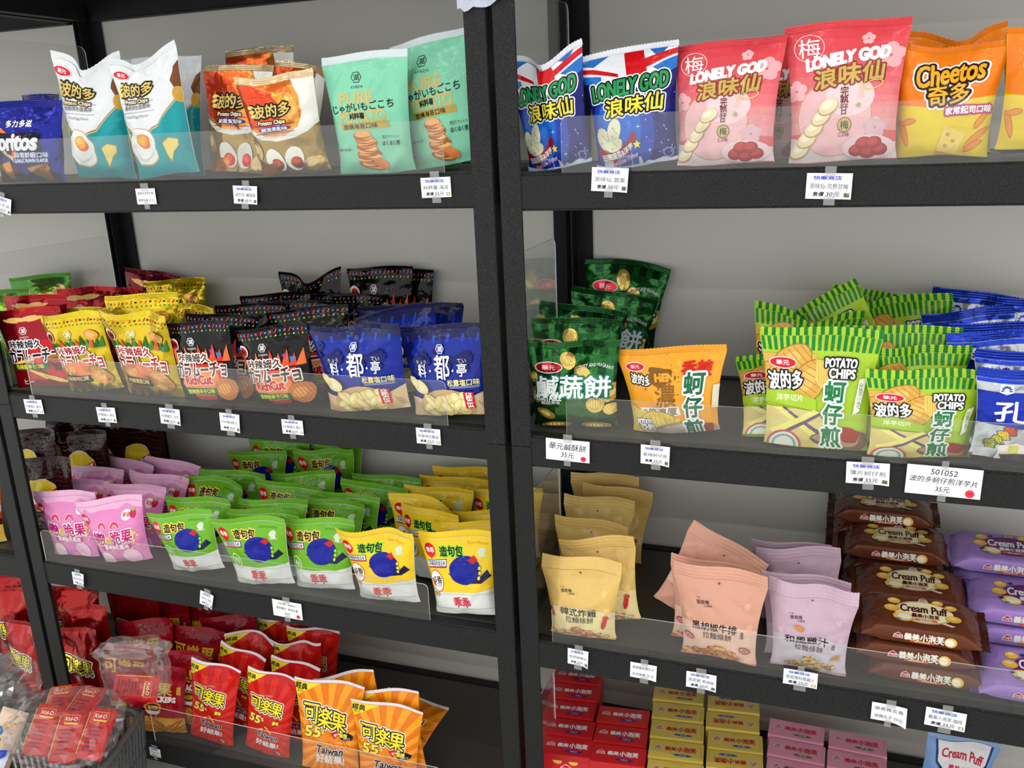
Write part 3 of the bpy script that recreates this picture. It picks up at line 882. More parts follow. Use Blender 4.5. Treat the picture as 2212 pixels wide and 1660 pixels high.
for k in range(5): a.ell((.78, .58, .34), -20 + k * 7, 88 + (k % 2) * 2, 16, 2.6, 8 * (k - 2))
a.hexlogo(6, 74, 6, W_, (.4, .06, .11)); karamucho(a, (.08, .04, .06), W_, None)

# truffle salt chips, royal blue
a = design('blue', .232, .20, .19, .06, (.09, .17, .58), (.12, .13, .27), 'film', 'truffle_chip_bag',
           'royal blue truffle salt chip bag', 'snack bag', 'royal blue truffle salt chip bags', .010, amp=1.0)
a.band((.15, .16, .33), 90, 100)
for k in range(6): a.band((.17, .27, .72), 86, 95, -42 + k * 16, -39 + k * 16)
rn = random.Random(12); DK = (.07, .10, .38)
for k in range(16):
    x, y, r = rn.uniform(-46, 46), rn.uniform(36, 84), rn.uniform(2.6, 4.4)
    for q in range(5): a.ell(DK, x + r * .6 * math.cos(1.257 * q), y + r * .6 * math.sin(1.257 * q) / a.hh * 100, r * .5, r * .5, 0, 8)
for x, y in ((-26, 66), (24, 66)): a.ell(DK, x, y, 13, 5, 0, 18, .1); a.ell(DK, x + 4, y + 5, 6, 4, 0, 12, .1)
a.line(DK, 2, 94, 4, 32, .7); a.hexlogo(-1, 79, 5, W_, (.10, .19, .60))
a.txt('都', 0, 58, 20, 23, W_, b=.55); a.txt('料', -26, 54.5, 10.5, 12, W_, b=.35); a.txt('亭', 24, 54.5, 10.5, 12, W_, b=.35)
a.txt('りょう', -26, 64.5, 12, 4, W_, b=.15); a.txt('てい', 24, 64.5, 10, 4, W_, b=.15)
for x in (-16, 14): a.ell(W_, x, 54, 1.1, 1.1, 0, 8)
a.txt('松露塩口味', 24, 40, 36, 6.2, (.93, .90, .62), b=.25); a.line((.75, .78, .88), 8, 35.4, 42, 35.4, .4); a.line((.75, .78, .88), 8, 34, 42, 34, .4)
a.poly((.86, .74, .58), [(-50, 0), (50, 0), (50, 30), (30, 22), (-30, 20), (-50, 25)])
a.ell((.80, .66, .48), 0, 12, 36, 17, 0); rn = random.Random(5)
for k in range(22): a.chip(rn.uniform(-28, 24), rn.uniform(6, 25), rn.uniform(6, 9), rn.uniform(3.5, 5.5), rn.uniform(-50, 50), (.93, .85, .56), (.97, .92, .70))
a.chip(-30, 36, 11, 6, -20, (.95, .88, .64), (.98, .94, .78)); a.chip(-38, 42, 7, 4.5, -50, (.95, .88, .64), (.98, .94, .78))
a.poly((.78, .12, .15), [(24, 29), (35, 29), (35, 10), (24, 10)]); a.txt('秘伝', 29.5, 19.5, 7, 14.5, W_, v=True, b=.35)
for k in range(4): a.line((.55, .42, .28), 38 + k * 2, 18 - k, 44 + k * 1.5, 6, .35)

# vegetable crackers, dark green
a = design('dgr', .200, .18, .185, .065, (.05, .24, .10), (.10, .34, .14), 'foil', 'vegetable_cracker_bag',
           'dark green vegetable cracker bag', 'snack bag', 'dark green vegetable cracker bags', .012, amp=1.2)
for k in range(6): a.band((.12, .42, .17), 56, 100, -46 + k * 17, -38 + k * 17)
a.band((.10, .36, .14), 78, 90); a.poly((.16, .34, .13), [(-40, 44), (40, 44), (28, 4), (-34, 8)])
for k in range(5): a.line((.22, .44, .18), -26 + k * 13, 42, -16 + k * 8, 12, .7)
a.oval_logo(-26, 74, 30)
for x, y, rx, ry, r in ((-4, 83, 8, 11, 20), (13, 68, 9.5, 7, -25), (-43, 40, 6, 9, 15), (45, 42, 8, 12, -35), (-32, 17, 12, 5, -20), (28, 28, 10, 9, 0), (-44, 62, 5, 6, 0), (-20, 3, 18, 4, 5), (26, 3, 16, 4, -4), (44, 22, 8, 6, 20)):
    a.chip(x, y, rx, ry, r, (.86, .74, .36), (.92, .82, .48), (.74, .58, .22))
a.txt('鹹蔬餅', 2, 50, 84, 24, (.92, .95, .95), [(2.6, (.10, .42, .32))], b=1.1)
a.txt('TASTY AND FRAGRANT', 28, 72, 36, 4, W_, b=.15, arc=4); a.txt('VEGETABLE', -28, 37, 36, 5.2, W_, b=.3); a.txt('鹹甜美味', -24, 31.5, 24, 4.4, W_, b=.2)

# oyster omelette chips: orange and lime
def oyster(a, x, y, sz, ink):
    for k, ch in enumerate('蚵仔煎'): a.txt(ch, x - k * .8, y - k * sz * 1.13 / a.hh * 100, sz * 1.0, sz, ink, [(2.4, W_)], b=1.2)
a = design('orng', .218, .175, .165, .065, (.93, .64, .18), (.91, .62, .18), 'film', 'spicy_oyster_chip_bag',
           'orange spicy oyster omelette chip bag', 'snack bag', None, .012, amp=.9)
a.oval_logo(-33, 86, 19); a.txt('波的多', -29, 70, 22, 10, W_, [(1.5, (.25, .14, .06))], rot=-8, b=.5)
rn = random.Random(8)
a.ell((.50, .33, .10), -8, 73, 14, 9, 0, 26, .12, 3); a.txt('HEN', -4, 72, 19, 7, (.93, .64, .18), b=.8)
a.txt('濃', -4, 50, 22, 21, (.55, .36, .10), b=.7)
for k in range(24): a.ell((.55, .36, .10), -6 + rn.gauss(0, 13), 58 + rn.gauss(0, 16), *([rn.uniform(.4, 1)] * 2), 0, 6)
a.poly((.93, .90, .84), [(-36, 34), (10, 36), (12, 25), (-34, 20)]); a.txt('2倍濃厚', -12, 28.6, 40, 8.5, (.55, .50, .42), [(1, W_)], b=.7, rot=2, sh=.15)
a.poly((.88, .78, .36), [(-50, 38), (-34, 30), (-10, 22), (10, 20), (6, 0), (-50, 0)])
a.chip(-18, 14, 22, 12, 8, (.90, .78, .34), (.93, .84, .44), (.82, .68, .24)); a.txt('POTATO', -32, 15, 18, 6, W_, [(1, K_)], b=.6); a.txt('CHIPS', -29, 8, 16, 6, W_, [(1, K_)], b=.6)
a.ell((.62, .57, .52), 14, 3, 36, 10, 0); a.ell((.75, .70, .62), 14, 3, 30, 8, 0, 20, .06); a.ell((.55, .25, .14), 34, 5, 12, 6, 0, 16, .1)
a.txt('香辣', 27, 80, 28, 15, (.80, .14, .10), b=1.0); oyster(a, 26, 63, 19.5, (.06, .40, .25))
a.poly((.93, .90, .80), [(44, 60), (50, 60), (50, 30), (44, 32)]); 
LIME = (.66, .80, .20)
a = design('lime', .208, .185, .215, .06, LIME, LIME, 'film', 'oyster_chip_bag',
           'lime green striped oyster omelette chip bag', 'snack bag', 'lime green striped oyster omelette chip bags', .014, 'flat', stripes=2)
for k in range(19): a.band((.10, .50, .18), 87, 100, -49 + k * 5.3, -46.2 + k * 5.3)
a.poly((.86, .68, .32), [(-50, 84), (-2, 84), (4, 62), (-4, 44), (-50, 50)])
for x, y, r in ((-24, 76, 40), (-36, 62, -20), (-8, 60, 60)): a.chip(x, y, 20, 14, r, (.85, .66, .30), (.90, .74, .40), (.76, .55, .22))
a.poly((.90, .78, .40), [(-2, 80), (10, 78), (12, 60), (4, 54), (-2, 62)])
for k in range(5): a.line((.80, .64, .26), 0 + 2.4 * k, 79, 2 + 2.2 * k, 58, .6)
a.oval_logo(-32, 76, 24); a.txt('波的多', -30, 60.5, 32, 17, W_, [(1.8, K_)], b=.9, rot=4)
a.poly(LIME, [(-50, 50), (-26, 52), (0, 44), (0, 34), (-50, 40)]); a.txt('洋芋切片', -26, 44.6, 26, 6.4, (.95, .97, .85), b=.25)
a.txt('POTATO', 20, 77, 27, 8.5, W_, [(1.7, K_)], b=.55); a.txt('CHIPS', 22, 68, 23, 8.5, W_, [(1.7, K_)], b=.55)
a.poly((.86, .79, .50), [(-50, 36), (0, 34), (12, 22), (12, 0), (-50, 0)])
a.poly((.93, .90, .50), [(-42, 35), (-34, 36), (8, 12), (2, 8)]); a.poly((.42, .33, .45), [(-34, 36), (-30, 36), (12, 12), (8, 10)]); a.poly((.93, .90, .50), [(-46, 14), (-40, 10), (4, 33), (-2, 35)]); a.poly((.42, .33, .45), [(-40, 10), (-36, 8), (8, 32), (4, 33)])
for r, c in ((17, (.80, .35, .36)), (14.5, (.92, .90, .86)), (12, (.45, .70, .70)), (9.5, (.92, .90, .86))): a.ell(c, -30, 2, r, r * .8, 0, 24)
a.ell((.50, .36, .28), 24, 9, 27, 11, 0, 22, .05); a.ell((.70, .58, .50), 22, 10, 22, 8, 0, 20, .08); a.ell((.62, .15, .10), 32, 14, 11, 7, -12, 18, .08); a.ell((.84, .70, .30), 14, 15, 9, 4, 10, 18, .1)
oyster(a, 17, 52, 18.5, (.08, .48, .26)); a.poly((.95, .95, .90), [(38, 64), (44, 66), (41, 36), (35, 32)]); a.txt('台灣小吃', 40, 50, 3.6, 24, (.15, .45, .2), v=True)

# peacock biscuits, blue over silver
a = design('silv', .20, .18, .215, .06, (.70, .72, .74), (.08, .20, .66), 'foil', 'silver_snack_bag',
           'blue and silver foil snack bag', 'snack bag', 'blue and silver foil snack bags', .016, amp=1.3)
a.poly((.06, .16, .62), [(-50, 84), (50, 84), (50, 40), (20, 40), (-50, 44)]); a.band((.08, .22, .72), 95, 100)
a.poly((.90, .91, .93), [(-30, 94), (-18, 94), (-17, 84), (-24, 81), (-31, 84)]); 
for k in range(7): a.ell((.12, .25, .66), -24 + 4 * math.cos(PI * k / 6), 86 + 4 * math.sin(PI * k / 6) * 1.3, 1.1, 1.8, -90 + 30 * k, 8)
a.txt('孔雀', -2, 62, 64, 26, W_, b=1.2, rot=4, sh=.1)
for k, (ch, c) in enumerate((('辣', (.85, .25, .15)), ('雞', (.85, .70, .12)), ('魚', (.70, .72, .14)), ('香', (.65, .70, .15)))): a.txt(ch, -16 - k * 6, 37 - k * 6, 11, 11, c, [(1.2, (.25, .22, .1))], rot=10, b=.6)
a.poly((.90, .86, .84), [(-26, 18), (-8, 24), (10, 18), (12, 2), (-26, 0)]); a.poly((.82, .82, .36), [(-16, 20), (-4, 20), (-4, 10), (-16, 9)]); a.poly((.80, .30, .62), [(2, 28), (14, 30), (16, 20), (6, 16)])
a.ell((.86, .62, .40), 18, 14, 10, 12, 0, 18, .05); a.poly((.36, .33, .36), [(-24, 8), (30, 14), (36, 0), (-18, 0)])
# wavy chips, dark brown
a = design('lays', .20, .18, .25, .07, (.16, .06, .07), (.15, .06, .07), 'film', 'wavy_chip_bag',
           'dark brown wavy chip bag', 'snack bag', 'dark brown wavy chip bags', .012, amp=1.3)
for j in range(17):
    for k in range(12): 
        x = -48 + k * 8; y = 4 + j * 5.6
        a.line((.30, .14, .13), x, y, x + 4.2, y + 1.6, .8); a.line((.30, .14, .13), x + 4, y + 1.6, x + 8.2, y, .8)
a.ell((.80, .72, .66), 2, 62, 31, 24, -6, 26); a.ell((.84, .74, .18), 2, 62, 29.5, 22.6, -6, 26)
a.poly((.68, .10, .12), [(-27, 53), (-10, 57), (14, 66), (31, 70), (31, 60), (24, 50), (8, 45), (-14, 46)])
a.txt("Lay's", -8, 55, 22, 10, W_, b=.7, rot=14); a.txt('樂事', 16, 61, 20, 10, W_, b=.6, rot=14)

# strawberry crisps, pink
PK = (.86, .52, .74)
a = design('pink', .212, .155, .168, .06, PK, (.89, .69, .82), 'film', 'berry_crisp_bag',
           'candy pink berry crisp bag', 'snack bag', 'candy pink berry crisp bags', .014, amp=.95)
a.poly((.89, .67, .81), [(-50, 100), (50, 100), (50, 90), (34, 93), (24, 97), (14, 90), (-10, 92), (-26, 90), (-34, 98), (-42, 90), (-50, 90)])
a.kuai(-41, 80, 7)
a.ell((.92, .88, .86), 27, 80, 8, 6.5); a.txt('莓果', 27, 80, 11, 6, (.80, .30, .40), b=.3); a.ell((.75, .12, .25), 37, 81, 5, 5.5, 20); a.poly((.55, .70, .20), [(34, 86), (42, 92), (38, 84)])
for x in (-16, 8):
    a.ring((.94, .80, .84), x, 62, 6, 6.5, 5.4, 0, 0, 180, 14); a.ring((.84, .22, .34), x, 62, 6, 6.5, 3.6, 0, 4, 176, 14)
a.txt('戀', -26, 47, 20, 17, (.72, .10, .45), [(1.7, W_)], b=.9, rot=-6); a.ell((.93, .80, .30), -10, 43, 5, 5); a.txt('の', -10, 43, 6, 5.6, (.75, .35, .2), b=.3)
a.txt('脆果', 16, 47, 40, 18, (.72, .10, .45), [(1.7, W_)], b=1.0, rot=3)
a.poly((.72, .22, .50), [(-30, 34), (30, 35), (30, 27), (-26, 26)]); a.txt('草莓酸奶風味', 2, 30.6, 48, 6, W_, b=.35)
for x, y, r in ((36, 38, 3.4), (42, 46, 2), (30, 26, 2), (40, 30, 1.8), (-8, 26, 2.2)): a.star((.96, .86, .35), x, y, r)
a.poly((.90, .75, .45), [(32, 58), (42, 50), (34, 47)]); a.ell((.93, .74, .86), 24, 12, 15, 11); a.ell((.90, .80, .86), -26, 11, 13, 10)

# corn snack, green and yellow
def corn(kind, col, look, name, grp, pal, w, wb, h, dots):
    a = design(kind, w, wb, h, .06, (.86, .87, .86), col, 'film', name, look, 'snack bag', grp, .012, amp=.9)
    a.poly(col, [(-50, 100), (50, 100), (50, 36), (30, 33), (0, 32), (-50, 33)])
    a.kuai(-37, 84, 8)
    a.txt('造句包', -8, 83, 30, 10.5, (.05, .10, .04), [(1.6, pal[0])], b=.7)
    a.txt(dots, 26, 92, 26, 4.2, pal[1], sh=.1, b=.1); a.ell((.80, .86, .76), 32, 82, 5, 5, 0, 14, .12); a.txt('品質認證', 33, 76.5, 12, 2.6, (.85, .9, .85))
    a.poly((.12, .16, .40), [(-44, 71), (-14, 74), (-14, 64), (-44, 61)]); a.poly((.90, .91, .92), [(-44, 70), (-15, 73), (-15, 66), (-44, 63)]); a.poly((.75, .14, .14), [(-44, 62.6), (-15, 65.6), (-15, 64.2), (-44, 61.2)])
    a.txt('非基因改造玉米', -29.5, 68, 26, 4.6, (.15, .18, .35), rot=4, b=.2)
    NV_ = (.07, .08, .26)
    a.poly(NV_, [(-14, 58), (-8, 52), (4, 44), (34, 44), (46, 52), (40, 60), (30, 50), (0, 52)])
    a.ell((.05, .10, .56), 10, 60, 21, 15, 0, 22)
    a.poly((.75, .12, .14), [(14, 72), (22, 78), (27, 72), (22, 67)])
    for x, y in ((30, 62), (30.5, 56), (30, 50)): a.ell(K_, x, y, 2.6, 2.6, 0, 10); a.ell(pal[2], x, y, 2, 2, 0, 10)
    a.txt('乖乖', 2, 19, 26, 12, (.80, .10, .20), b=.5)
    a.line((.62, .63, .64), -48, 10, 48, 10, .35); a.line((.66, .67, .67), -48, 30, 48, 30, .3)
    return a
a = corn('gk', (.42, .68, .16), 'green and white corn snack bag', 'corn_snack_bag', 'green and white corn snack bags', ((.93, .80, .35), (.20, .48, .10), (.60, .82, .25)), .215, .17, .165, 'smoothly')
a.ell((.80, .88, .70), -30, 42, 8, 9, 20); a.ell((.42, .68, .16), -30, 42, 6.6, 7.6, 20); a.txt('椰奶', -30, 42, 9, 6, W_, rot=-14)
a = corn('yk', (.93, .78, .16), 'yellow and white corn snack bag', 'spiced_corn_snack_bag', 'yellow and white corn snack bags', ((.55, .82, .20), (.78, .58, .10), (.94, .84, .30)), .205, .165, .175, 'Earn Money')
a.ell((.78, .12, .12), -33, 46, 11, 12); a.ell((.93, .93, .93), -33, 46, 10.2, 11.2); a.txt('5香', -31, 48, 13, 8, (.12, .1, .1), b=.4); a.txt('口味', -30, 41, 8, 4, (.2, .15, .15), b=.15); a.ell((.75, .25, .25), -39, 44, 2, 5, 20)
for x in (-40, -34): a.ell((.75, .50, .2), x, 29, 2.2, 2.2, 0, 10); a.ell((.93, .8, .4), x, 29, 1.2, 1.2, 0, 8)

# ramen crackers
def ramen(kind, top, low, look, name, grp, l1, big, w, wb, h, motif):
    a = design(kind, w, wb, h, .062, top, tuple(min(1, v * 1.02) for v in top), 'film', name, look, 'snack bag', grp, .026, 'flat', amp=.95)
    a.poly(low, [(-50, 0), (50, 0), (50, 42), (20, 46), (-10, 48), (-50, 44)])
    for x, y in ((-38, 50), (34, 72), (40, 46), (-30, 44)): a.ell(tuple(min(1, v * 1.07) for v in top), x, y, 4, 5.5, 0, 14, .1)
    a.txt('小美', -24, 77, 6, 2.8, (.75, .2, .2)); a.txt('張君雅', -18, 72, 15, 5.5, (.20, .17, .17), b=.1, rot=4); a.txt('小妹妹', -12, 67.5, 10, 3.4, (.25, .2, .2), rot=4)
    if big:
        a.txt(l1, -2, 42, 54, 12, (.13, .10, .10), b=.45); a.txt('拉麵條餅', 0, 30.5, 42, 9.5, (.2, .16, .15), b=.15)
    else:
        a.txt(l1, -4, 42, 58, 11, (.13, .10, .10), b=.45); a.txt('拉麵條餅', 0, 31, 38, 8.5, (.2, .16, .15), b=.15); a.txt('風味', 32, 36, 4.4, 10, (.25, .2, .2), v=True, b=.1)
    rn = random.Random(ord(l1[0]))
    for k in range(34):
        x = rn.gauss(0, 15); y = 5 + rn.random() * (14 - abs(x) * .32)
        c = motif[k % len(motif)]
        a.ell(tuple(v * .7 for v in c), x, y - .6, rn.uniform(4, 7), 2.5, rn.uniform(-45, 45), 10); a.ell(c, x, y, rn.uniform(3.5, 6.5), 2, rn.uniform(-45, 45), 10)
    a.ell((.40, .28, .2), 0, 96, 1.2, 1.2, 0, 8)
    return a
a = ramen('kor', (.87, .73, .43), (.91, .84, .62), 'butter yellow fried chicken ramen cracker bag', 'ramen_cracker_bag', 'butter yellow ramen cracker bags', '韓式炸雞', True, .180, .15, .185, ((.86, .60, .46), (.92, .72, .55), (.80, .52, .40)))
a.ell((.72, .14, .10), -42, 37, 2.4, 8, 15); a.ell((.75, .15, .12), 36, 28, 3.2, 10, -14); a.ell((.82, .24, .2), 38, 36, 4, 3.4, 0)
a = ramen('peach', (.82, .61, .53), (.88, .73, .66), 'peach pink black pepper ramen cracker bag', 'pepper_ramen_cracker_bag', 'peach pink ramen cracker bags', '黑胡椒牛排', False, .188, .155, .195, ((.82, .56, .32), (.90, .68, .42), (.74, .46, .24)))
for x, y in ((-38, 26), (36, 18)): a.ell((.55, .18, .28), x, y, 7, 4.4, -15); a.ell((.80, .55, .60), x, y, 5.6, 3.2, -15); a.ell((.62, .5, .2), x, y, 2.5, 1.4, -15)
a = ramen('lil', (.76, .65, .72), (.78, .74, .79), 'lilac chicken broth ramen cracker bag', 'broth_ramen_cracker_bag', 'lilac ramen cracker bags', '和風雞汁', False, .172, .15, .180, ((.88, .72, .46), (.93, .80, .56), (.78, .58, .34)))
a.ell((.80, .50, .25), -14, 58, 7, 3.5, -20, 14, .1); a.ell((.80, .54, .28), 36, 22, 7, 3, 35, 14, .1)

# pea crackers: small red, small orange, big red foil, maroon
def cola_logo(a, cx, cy, w, rot=0, third='楽'):
    for r, c in ((3.4, W_), (2.0, K_), (.9, (.95, .86, .18))):
        for k, ch in enumerate('可' + third + '果'):
            a.txt(ch, cx + (k - 1) * w * .34, cy - (k - 1) * w * .05 / a.hh * 100, w * .36, w * .37, (.95, .86, .18) if r < 1 else c, [(r, c)] if r >= 1 else (), rot=rot, b=.9 if r < 1 else 0)
def cola(kind, base, ray, look, name, grp, w, wb, h, edge):
    a = design(kind, w, wb, h, .065, base, edge, 'film', name, look, 'snack bag', grp, .006, amp=1.1)
    a.rays(ray, 0, 34, 95, 22)
    a.poly((.93, .83, .20), [(-50, 100), (-10, 100), (-50, 82)]); a.txt('經典', -39, 94.5, 19, 8.5, K_, b=.5, sh=.2); a.txt('系列', -42, 88.4, 10, 4, K_, b=.2)
    cola_logo(a, -4, 62, 66, -4)
    a.txt('PEA CRACKERS', -12, 74.5, 36, 3.2, (.9, .7, .6), rot=4)
    a.txt('55', -26, 44.5, 26, 13, (.93, .86, .40), [(1.6, (.35, .28, .06))], b=1.0, sh=.2); a.txt('%', -8, 46, 6, 6, (.9, .85, .5), b=.4)
    return a
a = cola('rcola', (.76, .10, .10), (.83, .17, .12), 'bright red pea cracker bag', 'pea_cracker_bag', 'bright red pea cracker bags', .150, .135, .225, (.88, .86, .9))
for x, y, r in ((2, 36, -30), (10, 32, -40), (-10, 33, 20)): a.ell((.80, .40, .12), x, y, 6, 2.4, r); a.ell((.95, .66, .25), x, y + .3, 5, 1.6, r)
a.txt('原味', 20, 44, 13, 6, YEL, [(1.0, K_)], b=.5)
def cola_foot(a):
    a.txt('Taiwan', 4, 26, 48, 10, K_, [(1.2, W_)], b=.7, sh=.3); a.txt('好結果!', 4, 15.5, 50, 11, (.90, .88, .88), b=.9, sh=.1); a.ell((.55, .62, .45), 30, 6, 5, 3, -40)
cola_foot(a)
a = cola('ocola', (.90, .47, .10), (.95, .62, .14), 'orange spicy pea cracker bag', 'spicy_pea_cracker_bag', 'orange spicy pea cracker bags', .20, .165, .225, (.90, .88, .9))
a.poly((.86, .12, .22), [(4, 46), (18, 50), (12, 38)]); a.poly(W_, [(10, 44), (15, 46), (13, 41)]); a.ell(K_, 30, 43, 12, 5.5, 0); a.txt('酷辣', 26, 44, 13, 6, YEL, b=.4); a.txt('SPICY', 32, 40.4, 12, 3.6, W_, b=.3)
for x, y, r in ((8, 32, -30), (20, 29, 15), (30, 34, -40)): a.ell((.75, .34, .08), x, y, 7, 2.4, r); a.ell((.92, .52, .18), x, y + .3, 6, 1.6, r)
cola_foot(a)
a = design('big', .21, .18, .27, .08, (.62, .07, .06), (.62, .07, .07), 'foil', 'big_pea_cracker_bag', 'large shiny red foil pea cracker bag', 'snack bag', 'large red foil pea cracker bags', .012, amp=1.7)
cola_logo(a, 0, 54, 66, -12, '樂'); a.ell((.40, .3, .3), -10, 38, 18, 3, -8)
a = design('crk', .20, .17, .225, .07, (.62, .06, .13), (.60, .06, .13), 'film', 'cracker_stick_bag', 'maroon cracker stick bag with gold lettering', 'snack bag', 'maroon cracker stick bags', .012, amp=1.3)
a.poly((.50, .04, .10), [(-50, 100), (50, 100), (50, 88), (-50, 84)])
for k, ch in enumerate('可樂果'): a.txt(ch, -30 + k * 25, 74 - k * 1.2, 23, 22, (.88, .72, .22), [(1.0, (.36, .16, .05))], b=1.3)
a.txt('原味', 42, 70, 6, 15, (.88, .72, .25), v=True, b=.4); a.txt('CRACKERS', 10, 56, 56, 9.5, (.93, .90, .88), b=.9)
a.ell((.82, .60, .20), 0, 43, 15, 9, 0, 24, .04); a.ell((.35, .14, .06), 0, 43, 12, 6.6, 0); a.txt('豌豆酥', 0, 43, 18, 6, (.88, .70, .25), b=.3)
a.poly((.86, .83, .8), [(-14, 38), (14, 38), (8, 33), (-8, 33)]); a.poly((.80, .60, .22), [(-50, 22), (-10, 30), (50, 24), (50, 0), (-50, 0)]); rn = random.Random(2)
for k in range(46):
    c = ((.80, .50, .18), (.90, .64, .28), (.62, .34, .10))[k % 3]
    a.ell(c, rn.uniform(-46, 46), rn.uniform(2, 23), rn.uniform(8, 15), 1.5, rn.uniform(-60, 60), 10)

# neighbour bag and cream puff pouch
a = design('nbr', .20, .17, .24, .07, (.80, .32, .10), (.80, .30, .1), 'film', 'barbecue_chip_bag', 'orange and yellow barbecue chip bag', 'snack bag', None, .012)
a.poly((.70, .10, .10), [(-50, 100), (50, 100), (50, 82), (-50, 86)]); a.band((.90, .74, .20), 68, 82); a.band((.78, .78, .76), 52, 64); a.txt('BBQ', 10, 58, 40, 9, K_, b=.8)
a.ell((.66, .28, .10), 30, 44, 22, 9, 0, 18, .06); a.poly((.24, .10, .07), [(-50, 38), (50, 40), (50, 26), (-50, 24)]); a.poly((.93, .78, .35), [(-50, 26), (50, 30), (50, 0), (-50, 0)])
a = design('bpuf', .17, .16, .20, .065, (.45, .60, .78), (.55, .66, .80), 'film', 'cream_puff_pouch', 'light blue cream puff pouch', 'snack bag', None, .012)
a.poly((.10, .16, .42), [(-40, 100), (42, 100), (40, 74), (22, 56), (0, 50), (-22, 56), (-38, 72)]); a.poly((.84, .83, .84), [(-37, 100), (39, 100), (37, 76), (20, 60), (0, 55), (-20, 60), (-35, 74)])
a.poly((.12, .2, .5), [(-34, 68), (-18, 58), (0, 53), (18, 58), (34, 68), (20, 62), (0, 59), (-20, 62)])
a.txt('Cream Puff', 0, 83, 62, 12, (.68, .10, .22), b=.6, rot=-6, arc=3); a.txt('義美小泡芙', 2, 69, 40, 9, (.68, .10, .22), b=.5)
for x, y in ((-14, 36), (16, 34), (0, 20), (-26, 18), (28, 16)): a.ell((.55, .32, .12), x, y, 13, 9, 0); a.ell((.84, .58, .28), x, y + 1, 12, 8, 0); a.ell((.93, .86, .74), x + 2, y + 1, 6, 4, 0)
